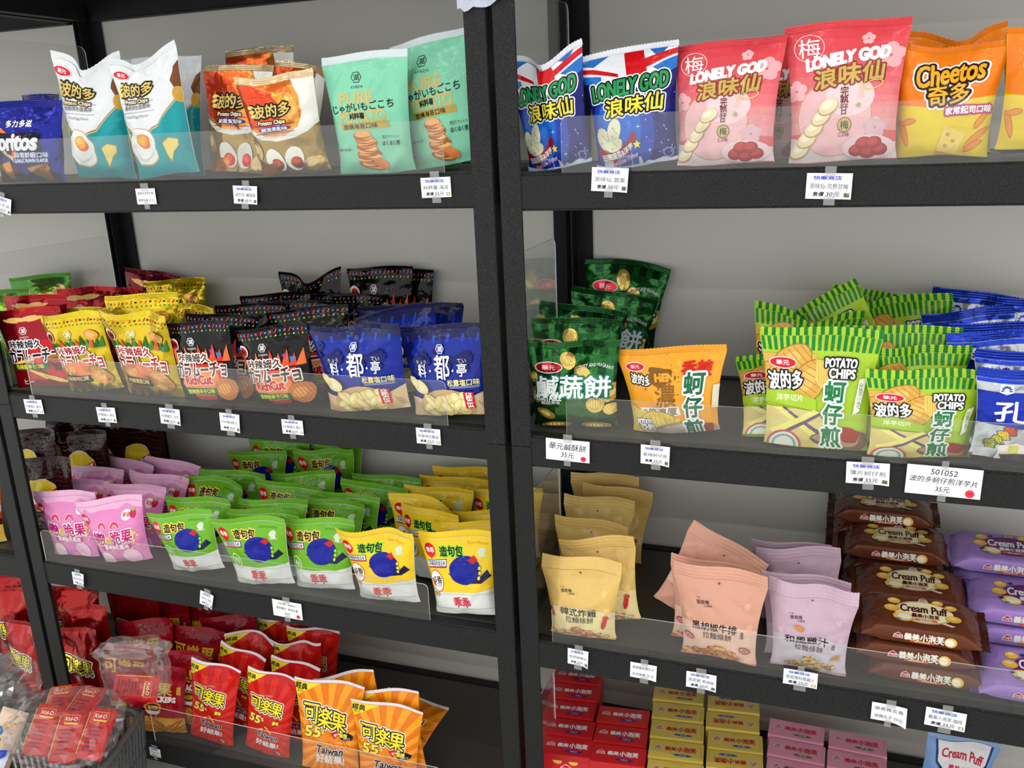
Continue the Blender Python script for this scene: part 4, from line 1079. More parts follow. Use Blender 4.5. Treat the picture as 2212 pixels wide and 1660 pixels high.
ITEMS = [
 ('dor', -1.197, 0.17, 1.612, -0.28, 0.1, 0.05, 0.99, 1.07, 0.059, 0, 'behind the other two, its seal just showing'),
 ('dor', -1.133, 0.075, 1.611, 0.15, 0.03, 0.02, 1.05, 0.97, 0.063, 0, 'standing beside the white and teal bags'),
 ('egg', -0.934, 0.095, 1.614, 0.01, -0.1, 0.07, 1.03, 0.99, 0.072, 1, 'top pinched into two peaks'),
 ('egg', -0.728, 0.056, 1.614, 0.02, -0.01, -0.08, 1.0, 0.95, 0.07, 2, 'one tall corner on its seal'),
 ('egg', -0.8, 0.16, 1.611, 0.07, 0.09, 0.02, 1.01, 0.98, 0.071, 0, 'standing behind the row with a straight top seal'),
 ('egg', -0.934, 0.23, 1.612, 0.1, 0.08, 0.04, 1.01, 0.99, 0.071, 0, 'at the back, hidden behind the other three'),
 ('gold', -0.588, 0.115, 1.613, 0.01, 0.09, 0.06, 1.0, 0.95, 0.034, 0, 'beside the teal fried egg bag'),
 ('gold', -0.409, 0.0565, 1.613, 0.06, -0.13, -0.07, 1.03, 0.83, 0.0709, 3, 'in front of the group, beside the mint bags'),
 ('gold', -0.591, 0.22, 1.61, 0.07, 0.08, 0.01, 1.01, 1.14, 0.065, 0, 'at the back, standing taller than the others'),
 ('gold', -0.482, 0.151, 1.62, -0.31, 0.13, 0.21, 0.98, 0.9, 0.034, 4, 'behind the front one, its red seal sloping'),
 ('mint', -0.224, 0.06, 1.611, 0.04, -0.05, -0.03, 1.0, 0.98, 0.06, 0, 'in front, next to the orange egg bun bags'),
 ('mint', -0.085, 0.101, 1.617, -0.06, 0.04, -0.15, 0.96, 1.07, 0.057, 0, 'tilted against the rack post'),
 ('mint', -0.177, 0.201, 1.61, -0.14, 0.1, 0.0, 0.98, 0.87, 0.059, 0, 'behind the two front ones, mostly hidden'),
 ('lgb', 0.146, 0.087, 1.615, -0.14, -0.07, -0.12, 0.87, 0.92, 0.061, 1, 'partly hidden by the rack post'),
 ('lgb', 0.2952, 0.0726, 1.614, 0.006, 0.082, -0.1, 0.99, 0.91, 0.0678, 4, 'next to the pink plum bags'),
 ('lgp', 0.4498, 0.0591, 1.611, -0.126, 0.138, -0.02, 1.0, 0.88, 0.0687, 0, 'next to the blue vegetable puff bags'),
 ('lgp', 0.6402, 0.0591, 1.611, -0.04, 0.1, -0.02, 1.0, 0.94, 0.0687, 0, 'next to the orange cheese puff bags'),
 ('lgp', 0.529, 0.191, 1.611, -0.09, 0.12, 0.02, 0.94, 0.86, 0.066, 0, 'behind, in the gap between the two front ones'),
 ('chee', 0.7894, 0.0724, 1.611, -0.07, 0.09, 0.02, 0.99, 0.95, 0.0595, 3, 'in front, next to the pink plum bags'),
 ('chee', 0.808, 0.1565, 1.611, 0.071, 0.1, -0.02, 0.97, 1.08, 0.0575, 1, 'standing behind the front one, notch in its seal'),
 ('chee', 0.9284, 0.0523, 1.614, -0.04, 0.07, 0.09, 0.91, 0.97, 0.0559, 0, 'cut off by the picture edge, front'),
 ('chee', 0.957, 0.18, 1.611, 0.189, 0.11, 0.02, 0.95, 1.03, 0.0566, 0, 'behind the row at the picture edge'),
 ('rkar', -1.195, 0.0574, 1.112, 0.163, -0.018, -0.07, 1.05, 0.987, 0.0261, 0, 'front row, next to the gold bags'),
 ('rkar', -1.2136, 0.0791, 1.139, 0.106, 0.068, -0.03, 1.01, 0.99, 0.0213, 0, 'second row, behind the front red one'),
 ('rkar', -1.209, 0.242, 1.125, 0.07, 0.08, -0.04, 1.01, 1.01, 0.06, 0, 'third row, behind the gold bags'),
 ('rkar', -1.208, 0.317, 1.111, 0.11, 0.07, 0.05, 1.01, 1.01, 0.061, 0, 'fourth row, half hidden behind the gold bags'),
 ('mar', -1.2044, 0.4428, 1.115, 0.078, 0.08, 0.14, 1.01, 1.14, 0.0527, 0, 'at the back against the rack post'),
 ('grn', -1.557, 0.428, 1.111, 0.32, 0.08, -0.06, 1.05, 1.13, 0.063, 0, 'beyond the clear side panel, larger one'),
 ('grn', -1.576, 0.296, 1.112, 0.24, 0.09, -0.07, 1.03, 1.0, 0.062, 0, 'beyond the clear side panel, by the picture edge'),
 ('ykar', -1.033, 0.055, 1.113, 0.05, -0.14, -0.1, 1.03, 0.98, 0.028, 0, 'front row, next to the red bags'),
 ('ykar', -0.859, 0.0595, 1.109, -0.02, -0.17, 0.01, 1.07, 1.06, 0.0248, 3, 'front row, next to the black bags'),
 ('ykar', -1.0984, 0.1002, 1.11, -0.018, 0.09, -0.04, 1.0, 0.96, 0.0229, 0, 'second row, its seal showing behind the front one'),
 ('ykar', -0.894, 0.089, 1.14, 0.22, 0.08, -0.03, 1.03, 1.01, 0.032, 0, 'third row, widest seal showing'),
 ('ykar', -1.0656, 0.4218, 1.111, 0.132, 0.08, -0.06, 1.02, 1.03, 0.0527, 0, 'back row, standing highest of the gold ones'),
 ('ykar', -0.828, 0.149, 1.11, -0.15, 0.09, 0.04, 0.99, 0.99, 0.058, 0, 'third row, next to the black bags'),
 ('bkar', -0.686, 0.047, 1.112, 0.0, -0.04, -0.08, 1.02, 0.96, 0.033, 0, 'front row, next to the gold bags'),
 ('bkar', -0.489, 0.054, 1.115, 0.04, -0.05, -0.13, 1.04, 0.91, 0.062, 0, 'front row, next to the blue bags'),
 ('bkar', -0.682, 0.082, 1.111, 0.15, 0.08, 0.05, 1.02, 1.0, 0.033, 0, 'second row, by the gold bags'),
 ('bkar', -0.481, 0.168, 1.112, 0.29, 0.07, -0.07, 1.08, 1.02, 0.063, 0, 'second row, next to the blue bags'),
 ('bkar', -0.684, 0.2155, 1.109, 0.2, 0.08, -0.02, 1.04, 1.01, 0.02, 0, 'third row, next to the gold bags'),
 ('bkar', -0.594, 0.258, 1.11, 0.24, 0.07, 0.03, 1.06, 1.01, 0.02, 0, 'third row, its confetti seal shining'),
 ('bkar', -0.531, 0.4063, 1.109, 0.155, 0.06, 0.02, 1.07, 0.97, 0.02, 0, 'fourth row, next to the blue bags'),
 ('bkar', -0.693, 0.342, 1.11, 0.23, 0.08, -0.04, 1.05, 1.01, 0.063, 0, 'fourth row, curved confetti seal by the gold bags'),
 ('bkar', -0.638, 0.43, 1.112, 0.04, 0.09, -0.08, 1.01, 1.22, 0.026, 1, 'back row, one corner of its seal standing up'),
 ('bkar', -0.444, 0.4371, 1.11, 0.077, 0.09, -0.03, 1.01, 1.3, 0.02, 0, 'back row, flat seal with badge in full view'),
 ('bkar', -0.399, 0.464, 1.109, 0.038, 0.09, -0.02, 0.99, 1.24, 0.02, 0, 'last of the back row, half hidden'),
 ('blue', -0.284, 0.056, 1.114, -0.03, -0.06, -0.1, 1.03, 0.99, 0.062, 3, 'front row, next to the black bags'),
 ('blue', -0.088, 0.056, 1.114, -0.1, 0.02, -0.11, 0.96, 0.98, 0.058, 0, 'front row, partly behind the rack post'),
 ('blue', -0.232, 0.156, 1.121, -0.17, 0.07, -0.22, 0.98, 0.98, 0.059, 4, 'second row, arched grey seal'),
 ('blue', -0.246, 0.263, 1.112, -0.11, 0.09, -0.06, 0.98, 0.99, 0.032, 0, 'back row, next to the rack post'),
 ('blue', -0.308, 0.229, 1.113, -0.28, 0.09, -0.08, 0.97, 0.98, 0.026, 0, 'back row, next to the black bags'),
 ('dgr', 0.168, 0.072, 1.111, 0.01, 0.12, -0.06, 1.0, 0.93, 0.065, 3, 'front row, whole front showing'),
 ('dgr', 0.127, 0.217, 1.108, 0.02, 0.09, 0.0, 1.01, 1.0, 0.0609, 0, 'second row, behind the front one'),
 ('dgr', 0.095, 0.317, 1.115, 0.03, 0.08, 0.12, 1.02, 1.0, 0.066, 0, 'third row, seal sloping'),
 ('dgr', 0.136, 0.4281, 1.116, 0.058, 0.07, 0.14, 1.04, 1.06, 0.0255, 0, 'fourth row, dark side panel showing'),
 ('dgr', 0.164, 0.463, 1.17, 0.011, 0.09, 0.12, 1.01, 1.12, 0.0314, 4, 'topmost at the back against the post'),
 ('orng', 0.369, 0.071, 1.114, -0.09, 0.05, -0.11, 1.0, 0.99, 0.065, 0, 'standing alone beside the dark green ones'),
 ('lime', 0.6232, 0.0531, 1.109, -0.069, 0.08, -0.01, 1.0, 1.01, 0.0304, 0, 'front row, whole tall front showing'),
 ('lime', 0.7948, 0.0504, 1.109, 0.208, -0.008, 0.02, 0.96, 0.72, 0.0335, 0, 'front row, next to the silver bags'),
 ('lime', 0.576, 0.088, 1.111, 0.03, 0.71, -0.06, 0.94, 0.81, 0.032, 0, 'low behind the front one'),
 ('lime', 0.582, 0.228, 1.112, -0.01, 0.09, 0.07, 0.99, 0.99, 0.036, 1, 'second row, one seal corner up'),
 ('lime', 0.715, 0.266, 1.136, -0.21, 0.06, -0.59, 0.91, 0.98, 0.036, 0, 'third row, leaning steeply'),
 ('lime', 0.694, 0.432, 1.119, 0.33, 0.09, 0.21, 0.92, 0.94, 0.055, 0, 'back row, darkest of the striped seals'),
 ('lime', 0.802, 0.325, 1.118, 0.08, 0.11, -0.18, 0.95, 0.97, 0.036, 4, 'back row, next to the silver bags'),
 ('lime', 0.763, 0.125, 1.109, 0.08, 0.11, 0.01, 0.95, 0.97, 0.032, 0, 'third row, straight seal'),
 ('lime', 0.7836, 0.0845, 1.108, 0.279, 0.11, -0.0, 0.93, 0.87, 0.0217, 3, 'close behind the front one by blue bags'),
 ('silv', 0.946, 0.045, 1.113, 0.16, 0.06, 0.1, 0.88, 0.71, 0.04, 0, 'front row, whole front showing'),
 ('silv', 0.9502, 0.0934, 1.114, 0.262, 0.078, 0.12, 0.95, 0.79, 0.0242, 0, 'second row'),
 ('silv', 0.9312, 0.1327, 1.109, 0.3, 0.11, -0.01, 0.94, 0.95, 0.0225, 0, 'third row, crest facing out'),
 ('silv', 0.931, 0.1698, 1.109, 0.26, 0.1, 0.02, 0.94, 0.98, 0.0398, 0, 'fourth row'),
 ('silv', 0.908, 0.287, 1.11, 0.46, 0.12, -0.04, 0.93, 0.98, 0.036, 0, 'fifth row, twisted corner'),
 ('silv', 0.898, 0.432, 1.117, 0.27, 0.1, 0.17, 0.94, 0.97, 0.054, 0, 'back row, next to the striped green bags'),
 ('silv', 1.016, 0.375, 1.114, 0.22, 0.09, 0.11, 0.95, 0.97, 0.054, 0, 'back row, by the picture edge'),
 ('lays', -1.4676, 0.3502, 0.651, 0.087, 0.08, -0.03, 1.01, 1.0, 0.0251, 0, 'back row, beyond the pink bags'),
 ('lays', -1.504, 0.246, 0.654, -0.15, 0.08, -0.1, 0.99, 0.99, 0.069, 0, 'middle row, next to the rack post'),
 ('lays', -1.3482, 0.3373, 0.653, 0.033, 0.08, -0.07, 1.0, 1.0, 0.0246, 0, 'back row, next to the pink bags'),
 ('lays', -1.326, 0.259, 0.656, -0.02, 0.08, -0.12, 1.0, 0.99, 0.026, 0, 'middle row, round logo in full view'),
 ('lays', -1.288, 0.084, 0.655, -0.06, 0.08, -0.11, 0.99, 0.95, 0.036, 0, 'front row, just behind the pink bags'),
 ('lays', -1.2312, 0.3596, 0.651, 0.01, 0.09, -0.04, 1.0, 1.0, 0.0255, 0, 'back row, in the dark corner by the white wall'),
 ('pink', -1.193, 0.046, 0.652, 0.02, 0.04, -0.07, 1.0, 1.05, 0.036, 0, 'front row, next to the rack post'),
 ('pink', -1.02, 0.045, 0.658, 0.06, -0.02, -0.18, 1.02, 1.02, 0.061, 0, 'front row, next to the green bags'),
 ('pink', -1.258, 0.142, 0.65, 0.06, 0.09, -0.02, 1.0, 1.0, 0.055, 0, 'second row, next to the rack post'),
 ('pink', -1.281, 0.225, 0.65, 0.02, 0.09, -0.02, 1.0, 1.0, 0.031, 0, 'third row, next to the dark brown bags'),
 ('pink', -1.25, 0.293, 0.653, -0.04, 0.09, 0.08, 1.0, 1.0, 0.032, 0, 'back row, next to the dark brown bags'),
 ('pink', -1.101, 0.318, 0.651, -0.07, 0.09, 0.04, 0.99, 1.0, 0.037, 0, 'back row, next to the green bags'),
 ('pink', -1.07, 0.222, 0.65, -0.05, 0.09, 0.02, 1.0, 1.0, 0.06, 0, 'third row, next to the green bags'),
 ('pink', -1.072, 0.143, 0.65, -0.01, 0.09, -0.02, 1.0, 1.0, 0.06, 0, 'second row, next to the green bags'),
 ('gk', -0.809, 0.0535, 0.658, -0.02, -0.09, -0.17, 1.01, 0.97, 0.0529, 0, 'front row, next to the pink bags'),
 ('gk', -0.605, 0.042, 0.656, -0.02, -0.07, -0.12, 1.03, 1.05, 0.0411, 0, 'front row, middle of three'),
 ('gk', -0.4548, 0.0636, 0.654, -0.042, 0.057, -0.09, 1.0, 1.04, 0.0589, 0, 'front row, next to the yellow bags'),
 ('gk', -0.835, 0.109, 0.653, -0.02, 0.09, -0.07, 1.0, 1.0, 0.06, 0, 'second row, next to the pink bags'),
 ('gk', -0.888, 0.233, 0.65, -0.1, 0.09, -0.01, 0.99, 1.0, 0.059, 4, 'third row, next to the pink bags'),
 ('gk', -0.875, 0.297, 0.65, 0.04, 0.09, -0.01, 1.01, 1.0, 0.06, 0, 'fourth row, next to the pink bags'),
 ('gk', -0.627, 0.089, 0.652, 0.02, 0.09, -0.06, 1.0, 1.0, 0.045, 0, 'second row, white seal folded forward'),
 ('gk', -0.505, 0.19, 0.65, -0.11, 0.09, -0.03, 0.99, 1.0, 0.036, 0, 'second row, next to the yellow bags'),
 ('gk', -0.4666, 0.2243, 0.654, -0.229, 0.08, -0.09, 0.98, 0.99, 0.0341, 0, 'third row, next to the yellow bags, partly hidden'),
 ('gk', -0.452, 0.3051, 0.65, -0.108, 0.09, 0.01, 0.99, 1.0, 0.052, 0, 'fourth row, next to the yellow bags'),
 ('gk', -0.6784, 0.2598, 0.65, -0.021, 0.09, 0.01, 1.0, 1.0, 0.0568, 0, 'fourth row, middle of the group'),
 ('gk', -0.651, 0.323, 0.657, -0.01, 0.09, -0.15, 1.0, 1.0, 0.06, 0, 'fifth row, middle of the group'),
 ('gk', -0.637, 0.147, 0.654, -0.05, 0.09, -0.09, 0.99, 1.0, 0.041, 0, 'third row, middle of the group'),
 ('gk', -0.878, 0.43, 0.654, -0.04, 0.09, -0.1, 1.0, 1.03, 0.026, 0, 'back row, lower of the stacked ones'),
 ('gk', -0.648, 0.4301, 0.655, -0.044, 0.09, -0.11, 0.99, 1.19, 0.0255, 3, 'back row, in front of the white wall'),
 ('gk', -0.829, 0.464, 0.652, -0.02, 0.09, -0.05, 1.0, 1.24, 0.032, 0, 'last row, under the shelf above'),
 ('gk', -0.636, 0.461, 0.656, -0.176, 0.081, -0.13, 0.98, 1.25, 0.0296, 0, 'last row, under the shelf by the white wall'),
 ('gk', -0.438, 0.3626, 0.651, -0.042, 0.09, -0.03, 0.99, 1.0, 0.052, 0, 'fifth row, next to the yellow bags'),
 ('yk', -0.2782, 0.0511, 0.655, -0.088, -0.027, -0.11, 1.03, 1.0, 0.0609, 3, 'front row, next to the green bags'),
 ('yk', -0.082, 0.042, 0.655, -0.03, 0.09, -0.12, 0.96, 1.07, 0.058, 0, 'front row, next to the rack post'),
 ('yk', -0.276, 0.209, 0.654, -0.174, 0.1, 0.1, 0.98, 1.0, 0.0292, 4, 'second row, leaning over towards the green bags'),
 ('yk', -0.0616, 0.1233, 0.656, -0.128, 0.08, -0.14, 0.98, 0.99, 0.0559, 0, 'second row, next to the rack post'),
 ('yk', -0.2204, 0.1673, 0.654, -0.298, 0.08, -0.09, 0.97, 0.99, 0.0225, 0, 'third row, middle of the group'),
 ('yk', -0.067, 0.193, 0.657, -0.1, 0.08, -0.16, 0.98, 0.99, 0.059, 0, 'third row, next to the rack post'),
 ('yk', -0.257, 0.303, 0.652, -0.04, 0.09, -0.05, 0.99, 1.0, 0.059, 0, 'fourth row, next to the green bags'),
 ('yk', -0.081, 0.329, 0.654, -0.05, 0.09, -0.1, 0.99, 1.0, 0.059, 0, 'fourth row, next to the rack post'),
 ('yk', -0.245, 0.373, 0.651, -0.01, 0.09, -0.04, 1.0, 1.0, 0.055, 0, 'fifth row, thin seal showing'),
 ('yk', -0.231, 0.43, 0.652, -0.03, 0.09, -0.05, 0.99, 1.04, 0.055, 0, 'last row against the white wall'),
 ('kor', 0.181, 0.047, 0.651, -0.03, 0.07, -0.04, 0.99, 0.92, 0.057, 0, 'front of the column, whole front showing'),
 ('kor', 0.225, 0.107, 0.658, -0.11, 0.08, -0.2, 0.97, 0.99, 0.057, 0, 'second in the column'),
 ('kor', 0.15, 0.208, 0.65, -0.07, 0.09, 0.03, 0.98, 1.0, 0.059, 0, 'third in the column'),
 ('kor', 0.143, 0.327, 0.65, -0.04, 0.09, -0.01, 0.99, 1.0, 0.059, 0, 'fourth in the column'),
 ('kor', 0.164, 0.3961, 0.651, -0.05, 0.09, 0.04, 0.99, 1.0, 0.0314, 0, 'fifth in the column, set off to one side'),
 ('kor', 0.136, 0.4326, 0.651, -0.04, 0.1, -0.03, 0.99, 1.08, 0.0314, 0, 'last in the column, against the wall'),
 ('peach', 0.463, 0.042, 0.65, -0.12, 0.051, -0.02, 1.0, 0.98, 0.0403, 0, 'front, whole front showing'),
 ('peach', 0.433, 0.0857, 0.652, -0.074, 0.089, 0.06, 0.96, 0.91, 0.0366, 0, 'second, close behind the front one'),
 ('peach', 0.377, 0.1266, 0.671, 0.124, 0.07, 0.53, 0.94, 0.99, 0.0373, 0, 'at the back, leaning over with one corner up'),
 ('lil', 0.633, 0.05, 0.65, -0.03, 0.09, 0.01, 0.97, 0.97, 0.0324, 3, 'front, whole front showing'),
 ('lil', 0.62, 0.0866, 0.649, -0.01, 0.09, 0.0, 0.98, 0.96, 0.0324, 0, 'second, close behind the front one'),
 ('lil', 0.618, 0.184, 0.654, 0.01, 0.09, -0.1, 0.98, 0.99, 0.026, 0, 'third, with a gap in front of it'),
 ('lil', 0.596, 0.218, 0.652, -0.02, 0.09, -0.06, 0.95, 0.99, 0.032, 0, 'at the back, dark reverse side showing'),
 ('big', -1.432, 0.208, 0.154, -0.03, 0.08, -0.05, 1.0, 1.0, 0.08, 0, 'back row, next to the rack post'),
 ('big', -1.271, 0.1126, 0.162, -0.044, 0.08, -0.2, 0.99, 1.0, 0.0314, 0, 'middle row, next to the rack post'),
 ('big', -1.2828, 0.0752, 0.16, -0.148, 0.05, -0.17, 0.99, 0.85, 0.0251, 0, 'front row, behind the shopping basket'),
 ('big', -1.243, 0.2357, 0.153, -0.035, 0.08, -0.03, 1.0, 1.0, 0.0229, 0, 'back row, in the shade of the shelf'),
 ('crk', -1.1302, 0.0806, 0.152, 0.112, 0.07, -0.02, 1.01, 0.95, 0.0344, 0, 'second row, behind the packets in the basket'),
 ('crk', -1.02, 0.042, 0.151, 0.19, 0.08, -0.0, 1.03, 0.84, 0.035, 0, 'front row, next to the red bags'),
 ('crk', -1.124, 0.167, 0.158, 0.03, 0.09, -0.14, 1.0, 1.0, 0.07, 0, 'third row, next to the big red foil bags'),
 ('crk', -1.138, 0.2612, 0.159, 0.005, 0.09, -0.15, 1.0, 1.0, 0.0229, 0, 'fourth row, next to the big red foil bags'),
 ('crk', -0.979, 0.185, 0.151, 0.02, 0.09, -0.01, 1.0, 1.0, 0.057, 0, 'third row, next to the red bags'),
 ('crk', -0.885, 0.245, 0.161, 0.0, 0.09, -0.19, 1.0, 1.0, 0.039, 0, 'fourth row, next to the red bags'),
 ('crk', -1.025, 0.283, 0.159, -0.14, 0.08, -0.15, 0.99, 1.0, 0.031, 0, 'last row, right under the shelf'),
 ('crk', -0.923, 0.083, 0.157, -0.12, 0.08, -0.13, 0.99, 0.95, 0.035, 0, 'second row, next to the red bags'),
 ('rcola', -0.847, 0.044, 0.156, 0.07, 0.12, 0.13, 1.0, 0.98, 0.037, 0, 'front row, next to the maroon cracker bags'),
 ('rcola', -0.6754, 0.0468, 0.156, 0.066, 0.13, 0.13, 0.99, 0.99, 0.043, 0, 'front row, next to the orange bags'),
 ('rcola', -0.825, 0.12, 0.158, -0.03, 0.09, 0.18, 1.0, 1.0, 0.035, 0, 'second row, next to the maroon cracker bags'),
 ('rcola', -0.6348, 0.1154, 0.154, 0.035, 0.084, 0.07, 1.02, 1.0, 0.0372, 0, 'second row, next to the orange bags'),
 ('rcola', -0.825, 0.1895, 0.155, 0.062, 0.08, 0.09, 1.01, 1.0, 0.0447, 4, 'third row, next to the maroon cracker bags'),
 ('rcola', -0.659, 0.2052, 0.153, 0.131, 0.09, -0.06, 1.02, 1.0, 0.0511, 3, 'third row, next to the bare shelf'),
 ('rcola', -0.668, 0.2632, 0.154, 0.187, 0.08, 0.06, 1.04, 1.01, 0.0559, 0, 'fourth row, next to the bare shelf'),
 ('rcola', -0.775, 0.285, 0.153, 0.14, 0.08, 0.04, 1.02, 1.0, 0.039, 0, 'last row, right under the shelf'),
 ('ocola', -0.4856, 0.042, 0.151, 0.106, 0.172, 0.01, 0.98, 1.03, 0.0363, 0, 'front row, next to the red bags'),
 ('ocola', -0.323, 0.042, 0.151, 0.052, 0.127, 0.01, 0.98, 0.91, 0.0306, 0, 'front row, next to the bare shelf'),
 ('ocola', -0.309, 0.0773, 0.16, -0.022, 0.093, -0.18, 1.0, 0.93, 0.02, 0, 'second row, white edged seal'),
 ('ocola', -0.4042, 0.1051, 0.167, -0.068, 0.064, -0.34, 0.98, 0.94, 0.02, 0, 'second row, mostly hidden behind the front one'),
 ('ocola', -0.358, 0.117, 0.155, -0.09, 1.0, 0.07, 0.98, 0.73, 0.032, 0, 'lying over at the back, darkest of the orange ones'),
 ('bpuf', 0.933, 0.297, 0.161, 0.34, 0.06, 0.22, 0.95, 0.99, 0.061, 0, 'x'),
 ('big', -1.685, 0.209, 0.157, -0.02, 0.08, -0.11, 1.0, 1.0, 0.067, 0, 'in the next rack, back row'),
 ('big', -1.595, 0.138, 0.16, -0.1, 0.08, -0.16, 0.99, 1.0, 0.059, 0, 'in the next rack, middle row'),
 ('big', -1.498, 0.076, 0.156, -0.26, 0.05, -0.1, 0.99, 0.83, 0.059, 0, 'in the next rack, yellow logo showing'),
 ('nbr', -1.547, 0.051, 0.649, 0.19, 0.03, -0.0, 1.07, 0.77, 0.075, 0, 'x'),
]
# ------------------------------------------------------------------ bags on the shelves
# kind, x, y, z of the base, turn, lean, roll, width scale, height scale, thickness, seal shape, place
def place_bag(n, it):
    kind, x, y, z, yaw, tilt, roll, sw, sh, th, top, pos = it
    d = BAGS[kind]
    sl = d['seal_len']
    w, wb, h = d['w'] * sw, d['wb'] * sw, d['h'] * sh - sl
    sd = 100 + n * 13
    shp = Shape(w, wb, h, th * .96, sd, top, d['amp'])
    front = not any(q in pos for q in ('third', 'fourth', 'fifth', 'last', 'back', 'half hidden')) or kind in ('egg', 'gold', 'mint', 'lgp', 'chee')
    loc = Matrix.Translation((x, y, z)) @ Matrix.Rotation(yaw, 4, 'Z') @ Matrix.Rotation(-tilt, 4, 'X') @ Matrix.Rotation(roll, 4, 'Y')
    root = empty(d['name'])
    root.matrix_world = loc
    pos = '' if pos == 'x' else ', ' + pos
    lab = d['look'] + pos
    if kind == 'orng': lab = 'orange spicy oyster omelette chip bag standing alone beside the dark green ones'
    if kind == 'bpuf': lab = 'light blue cream puff pouch standing alone past the pink boxes'
    if kind == 'nbr': lab = 'orange and yellow barbecue chip bag in the next rack at the picture edge'
    low = min((loc @ Vector(p)).z for p in np.vstack([shp.front[0], np.stack([shp.X[0], shp.Yb[0], shp.Z[0]], -1)]))
    k = min((k for k in S if k), key=lambda k: abs(z - S[k]) if S[k] < z + .01 else 9)
    root.location.z += z - .3 * wb * abs(math.sin(roll)) + shelf_z(k, x) - S[k] + .0006 - low
    tag(root, lab, d['cat'], d['group'])
    me = make_pouch_mesh(kind, d['art'], d['base'], shp, d['finish'], 0.0 if front else .30)
    link('pouch', me, (), root)
    sf = 'foil' if d['finish'] == 'foil' else 'film'
    mats = [film(d['seal'], sf)]
    if d['stripes']: mats.append(film((.10, .48, .17), sf))
    link('top_seal', seal_mesh(shp, NV, sl, 7, random.Random(sd).uniform(-.25, .3), sd, .0013, mats, d['stripes']), (), root)
    if d['foot'] == 'flat' and front:
        link('bottom_seal', seal_mesh(shp, 0, .012, 5, -PI / 2 + .06, sd + 5, .0012, [mats[0]]), (), root)
    return root
for n, it in enumerate(ITEMS):
    place_bag(n, it)
# ------------------------------------------------------------------ where the packs, cartons, guards and labels stand (metres)
def pile(x, y, packs):
    """packs lying on each other: (shift, turn, pitch, label) from the shelf upwards"""
    out, z, p0 = [], .6480, 0
    for dx, yaw, pitch, lab in packs:
        z += .0635 * abs(math.sin(pitch - p0))
        out.append((x + dx, y, z, yaw, pitch, lab))
        z += .0405; p0 = pitch
    return out
BR, LI = 'brown cream puff pack ', 'lilac cream puff pack '
BROWN_PACKS = pile(.835, .101, [(.012, -.02, 0, 'bottom ' + BR + 'of the front pile'), (-.014, 0, 0, 'middle ' + BR + 'of the front pile'), (-.006, -.03, .12, BR + 'on top of the front pile')]) \
    + pile(.815, .226, [(0, 0, 0, 'bottom ' + BR + 'of the second pile'), (-.003, .01, 0, 'middle ' + BR + 'of the second pile'), (.005, -.02, .15, BR + 'on top of the second pile')]) \
    + pile(.797, .350, [(0, 0, 0, 'lowest ' + BR + 'of the third pile'), (-.002, 0, 0, 'second lowest ' + BR + 'of the third pile'), (0, .01, 0, 'third ' + BR + 'up in the third pile'), (0, -.03, .10, BR + 'on top of the third pile')]) \
    + pile(.773, .4425, [(0, 0, 0, 'lowest ' + BR + 'against the wall'), (0, 0, 0, 'second lowest ' + BR + 'against the wall'), (0, 0, 0, 'third ' + BR + 'up against the wall'), (0, .01, 0, 'fourth ' + BR + 'up, just under the topmost'), (0, -.02, .06, 'topmost ' + BR + 'against the wall')])
PURPLE_PACKS = pile(1.035, .085, [(0, -.06, .20, 'lowest ' + LI + 'at the shelf front')]) \
    + pile(1.03, .215, [(0, 0, 0, 'bottom ' + LI + 'of the middle pile'), (0, 0, 0, 'middle ' + LI + 'of the middle pile'), (-.002, -.04, .16, LI + 'on top of the middle pile')]) \
    + pile(1.015, .345, [(0, 0, 0, 'bottom ' + LI + 'of the back pile'), (0, 0, 0, 'second ' + LI + 'of the back pile'), (0, 0, 0, 'third ' + LI + 'of the back pile'), (-.007, -.03, .14, LI + 'on top of the back pile')])
CZ = .1521
CARTONS = []
def carton_row(colour, rows, what, flips=()):
    for k, (x, y) in enumerate(rows):
        nth = ('front', 'second', 'third', 'fourth', 'fifth')[k]
        CARTONS.append((colour, x, y - .009, CZ, .10 if colour != 'pink' else -.02, .04, k in flips, nth + ' ' + what + (', printed upside down' if k in flips else '')))
carton_row('red', [(.122, .089), (.104, .155), (.088, .224), (.079, .294), (.070, .363)], 'red cream puff carton in the row beside the rack post')
carton_row('red', [(.240, .094), (.230, .164), (.220, .234)], 'red cream puff carton in the row next to the yellow cartons')
carton_row('yellow', [(.372, .076), (.363, .146), (.354, .216), (.345, .286), (.335, .356)], 'yellow cream puff carton in the row next to the red cartons')
carton_row('yellow', [(.499, .076), (.494, .146), (.488, .214), (.475, .284), (.470, .354)], 'yellow cream puff carton in the row next to the pink cartons', (1, 3, 4))
carton_row('pink', [(.620, .152), (.619, .222), (.616, .292)], 'pink cream puff carton in the row next to the yellow cartons')
carton_row('pink', [(.744, .146), (.747, .216), (.750, .286)], 'pink cream puff carton in the row beside bare shelf')

